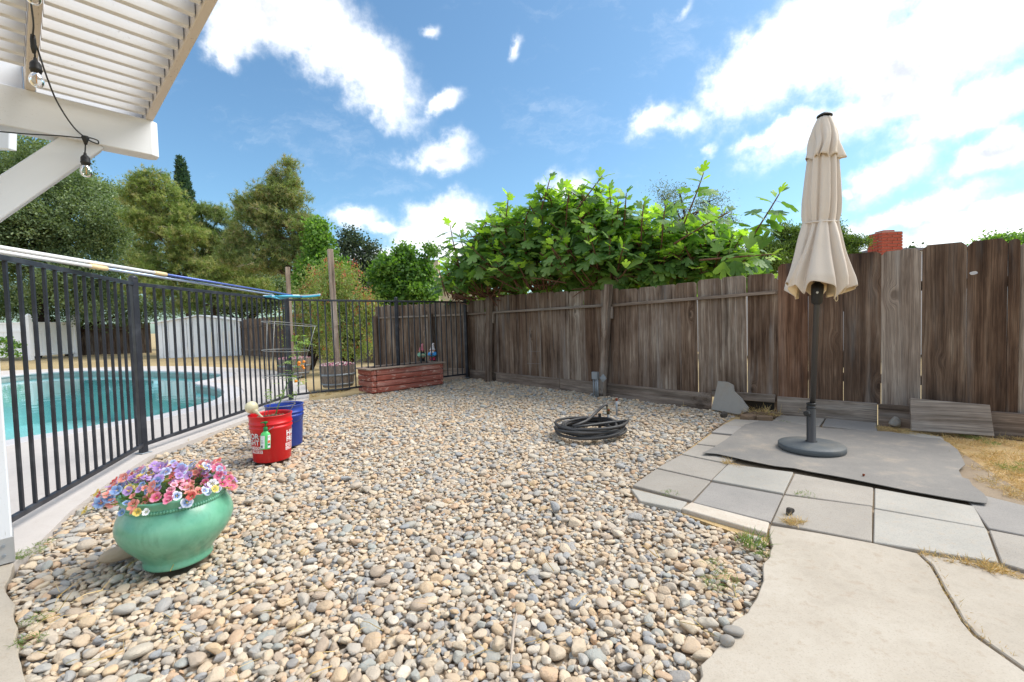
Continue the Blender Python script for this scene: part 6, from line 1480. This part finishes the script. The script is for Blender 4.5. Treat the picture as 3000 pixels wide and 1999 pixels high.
broad_tree('juniper_bush', 'bushy green juniper between the fig and the umbrella', 'juniper', BW([(2250,770,46,50), (2300,740,44,46), (2330,690,26,26), (2290,690,26,24), (2240,720,20,22), (2350,760,30,50)], 9), base_at(2290, 9), 900, 26, .14, .055, .018, 'juniper_leaf', 'bark_dark', 35, .35, tr=.06, droop=-1)
broad_tree('juniper_bush', 'spiky juniper showing right of the umbrella canopy', 'juniper', BW([(2470,735,40,26), (2440,700,24,30), (2490,705,22,14), (2530,715,14,10), (2440,660,10,14)], 9.5), base_at(2470, 9.5), 420, 26, .13, .055, .018, 'juniper_leaf', 'bark_dark', 36, .35, tr=.06, droop=-1)
broad_tree('far_tree', 'light green treetop above the tall fence at the right', 'tree', BW([(2930,715,46,26), (2990,710,46,26), (2860,735,30,16)], 17), base_at(2940, 17), 300, 24, .3, .10, .07, 'ambar_leaf', 'bark', 37, .3)
broad_tree('far_tree', 'small green treetop just left of the brick chimney', 'tree', BW([(2570,740,16,22), (2668,745,14,10)], 15), base_at(2575, 15), 90, 24, .25, .10, .07, 'hedge_leaf', 'bark', 38, .3)

# ------------------------------------------------------------------ fig tree over the low fence: palmate leaves on stout shoots
def fig_leaf_geo(seed):
    rs_ = random.Random(seed); out = []
    lobes = [(0, 1.0), (.62, .86), (-.62, .86), (1.35, .60), (-1.35, .60)] if seed % 3 else [(0, 1.0), (.75, .82), (-.75, .82)]
    pts = []
    angs = sorted([(a, l) for a, l in lobes])
    pts.append((-2.6, .14))
    for i, (a, l) in enumerate(angs):
        l *= rs_.uniform(.9, 1.08); pts += [(a-.27, l*.76), (a-.17, l*.95), (a, l), (a+.17, l*.95), (a+.27, l*.76)]
        if i < len(angs)-1: pts.append(((a+angs[i+1][0])/2, .44*rs_.uniform(.85, 1.1)))
    pts.append((2.6, .14))
    V = [Vector((0, 0, 0)), Vector((.42, 0, .035))]; Fc = []
    for a, l in pts:
        x, y = .30+l*.70*math.cos(a)-.12*(1-math.cos(a)), l*.70*math.sin(a)
        V.append(Vector((x if abs(a) < 2.5 else x+.02, y, -.16*(x-.3)**2-.20*y*y+rs_.uniform(-.02, .02))))
    n = len(pts)
    for i in range(n-1): Fc.append((1, 2+i, 3+i))
    Fc += [(0, 2, 1), (0, 1, 2+n-1)]
    return V, Fc
FL = [fig_leaf_geo(k) for k in range(6)]
def fl_mesh(k, mat):
    me_ = bpy.data.meshes.new('leaf'); me_.from_pydata([tuple(v) for v in FL[k][0]], [], FL[k][1]); me_.update(); me_.materials.append(MATS[mat]); return me_
FLM = {(k, y): fl_mesh(k, 'fig_young' if y else 'fig_leaf') for k in range(6) for y in (0, 1)}
fig = thing('fig_tree', 'big leafy fig tree leaning over the low wooden fence', 'fig tree', Vector((1.3, 7.6, -.05)))
rs = random.Random(77)
FIGB = [(1650,640,190,110,6.9), (1480,720,150,90,7.6), (1400,790,110,60,7.9), (1820,690,190,95,6.5), (2000,720,150,85,6.1), (2110,760,110,60,5.9), (1750,580,110,70,6.8), (1600,570,60,50,7.0), (1330,830,60,36,8.2), (1560,780,200,60,7.1), (1800,790,220,50,6.2), (1400,690,70,50,8.0), (2000,640,70,50,6.3), (1430,860,100,30,7.7), (1600,835,130,26,7.0), (1790,825,130,26,6.3), (1950,805,120,30,5.9), (2090,790,110,34,5.7), (1330,870,60,24,8.2), (1440,850,120,44,8.5), (1590,840,150,44,7.8), (1760,830,150,44,7.1), (1930,815,140,44,6.7), (2090,800,100,40,6.4), (1340,860,60,34,8.9)]
FTOP = [(1200,880), (1290,790), (1320,680), (1400,650), (1480,590), (1590,545), (1680,540), (1760,535), (1850,590), (1990,620), (2065,600), (2130,640), (2220,660), (2330,720)]
def to_px(p):
    c, s_ = math.cos(PITCH), math.sin(PITCH); dz = p.z-H; dep = p.y*c-dz*s_; X, U = p.x/dep, (p.y*s_+dz*c)/dep
    c, s_ = math.cos(ROLL), math.sin(ROLL); return CX+F*(X*c-U*s_), CY-F*(X*s_+U*c)
shoots = []
for (px, py, rx, ry, Y) in FIGB:
    Y += .55; c_, r_ = blob_world(px, py, rx, ry, Y, .5); n = int(14+rx*ry/280)
    for _ in range(n):
        d_ = Vector((rs.gauss(0, 1), rs.gauss(-.35, .8), rs.gauss(.35, 1))).normalized(); k = rs.uniform(.25, 1.0)
        p_ = Vector(c_)+Vector((d_.x*r_[0], d_.y*r_[1], d_.z*r_[2]))*k; dd = (d_+Vector((0, -.1, .75))).normalized(); L0 = rs.uniform(.28, .55)
        qx, qy = to_px(p_+dd*(L0+.06))
        if qy < np.interp(qx, [a for a, _ in FTOP], [b__ for _, b__ in FTOP])+rs.uniform(-12, 25) or qx < 1290 or qx > 2300: continue
        shoots.append((p_, dd, L0))
for (px, py, qx, qy, Y) in ((2010,640,2062,505,5.9), (2200,700,2288,560,5.6), (1700,600,1765,515,6.7), (1590,600,1612,520,7.0), (1480,660,1490,570,7.5), (1340,760,1318,655,8.1), (1400,690,1440,628,7.9), (1880,690,1888,590,6.2), (1940,700,1950,600,6.1), (1660,640,1668,560,6.8), (2080,760,2270,745,5.5), (1830,650,1835,565,6.4), (1540,650,1560,585,7.2), (2000,700,2140,620,5.8), (1300,850,1285,790,8.3)):
    a, b_ = D(px, py, Y), D(qx, qy, Y-.1); shoots.append((a, (b_-a).normalized(), (b_-a).length))
stemp, leaves = [], []
for (p, d_, L_) in shoots:
    bend = Vector((rs.uniform(-.15, .15), rs.uniform(-.15, .1), rs.uniform(0, .1))); e_ = p+d_*L_; m_ = p+d_*L_*.5+bend*.2*L_
    stemp.append(tube_geo(smooth_path([p-d_*.12, m_, e_], 3), [.011, .0105, .010, .009, .008, .007, .005], 6)); nl_ = max(7, int(L_/.045))
    for k in range(nl_):
        f_ = .12+.88*k/(nl_-1); q = p.lerp(m_, f_*2) if f_ < .5 else m_.lerp(e_, f_*2-1); a = k*2.4+rs.uniform(-.4, .4)
        s1 = d_.orthogonal().normalized(); s2 = d_.cross(s1); out_ = (s1*math.cos(a)+s2*math.sin(a)); tip = k >= nl_-3
        dr = (out_+d_*(.9 if tip else .15)+Vector((0, 0, -.35 if not tip else .2))+Vector((0, -.12, 0))).normalized()
        size = (rs.uniform(.10, .17) if tip else rs.uniform(.17, .29)); pl = rs.uniform(.04, .09) if not tip else .02
        base = q+out_*pl
        if ((base+dr*size)-XA).dot(n_low) > -.06 and (base+dr*size).z < 1.72 and base.x > -1.2: continue
        leaves.append((base, dr, size, tip and rs.random() < .75, rs.randrange(6), rs.uniform(-.5, .5)))
        if not tip: stemp.append(tube_geo([q, base], .0022, 4, False))
camp = Vector((0, 0, H))
def leaf_M(b_, dr, size, roll):
    x = dr; z = (Vector((0, -.25, 1))-x*x.dot(Vector((0, -.25, 1)))); z = z.normalized() if z.length > .05 else x.orthogonal().normalized(); y = z.cross(x)
    M = Matrix((x, y, z)).transposed().to_4x4(); M.translation = b_; return M @ Matrix.Rotation(roll, 4, 'X') @ Matrix.Scale(size, 4)
leaves.sort(key=lambda l_: (l_[0]-camp).length/l_[2]*(1 if D(1500, 800, 5).z < 99 else 1))
for l_ in leaves[:300]: inst('leaf', FLM[(l_[4], 1 if l_[3] else 0)], fig, leaf_M(l_[0], l_[1], l_[2], l_[5]))
Vs, Fs, mi, rn = [], [], [], []; o_ = 0
for l_ in leaves[300:]:
    M = leaf_M(l_[0], l_[1], l_[2], l_[5]); V, Fc = FL[l_[4]]; Vs += [tuple(M @ v) for v in V]; Fs += [tuple(i+o_ for i in f) for f in Fc]; r1 = rs.random(); mi += [1 if l_[3] else 0]*len(Fc); rn += [r1]*len(Fc); o_ += len(V)
o = np_mesh('foliage', np.array(Vs), np.array(Fs), None, fig, rnd=rn, mats=['fig_leaf', 'fig_young'], midx=mi); stuff(o)
V, Fc = merge(stemp); o = mesh_obj('shoots', V, Fc, 'fig_stem', fig, smooth=True); stuff(o)
fb_ = Vector((1.6, 8.5, -.05)); lim = []
for (px, py, rx, ry, Y) in FIGB:
    Y += .8; e_ = D(px, py, Y); m_ = fb_.lerp(e_, .45)+Vector((0, .1, .25)); lim.append(([fb_+Vector((rs.uniform(-.1, .1), 0, 0)), m_, e_], .07, .014))
    for _ in range(5): lim.append(([e_, e_+Vector((rs.uniform(-1, 1)*rx*Y/F*.4, rs.uniform(-.4, .3), rs.uniform(-.5, .5)*ry*Y/F*.5)), e_+Vector((rs.uniform(-1, 1)*rx*Y/F*.6, rs.uniform(-.2, .3), rs.uniform(-.6, .4)*ry*Y/F*.7))], .016, .006))
Vt, Ft = trunk_geo(lim); mesh_obj('trunk', Vt, Ft, 'fig_stem', fig, smooth=True)
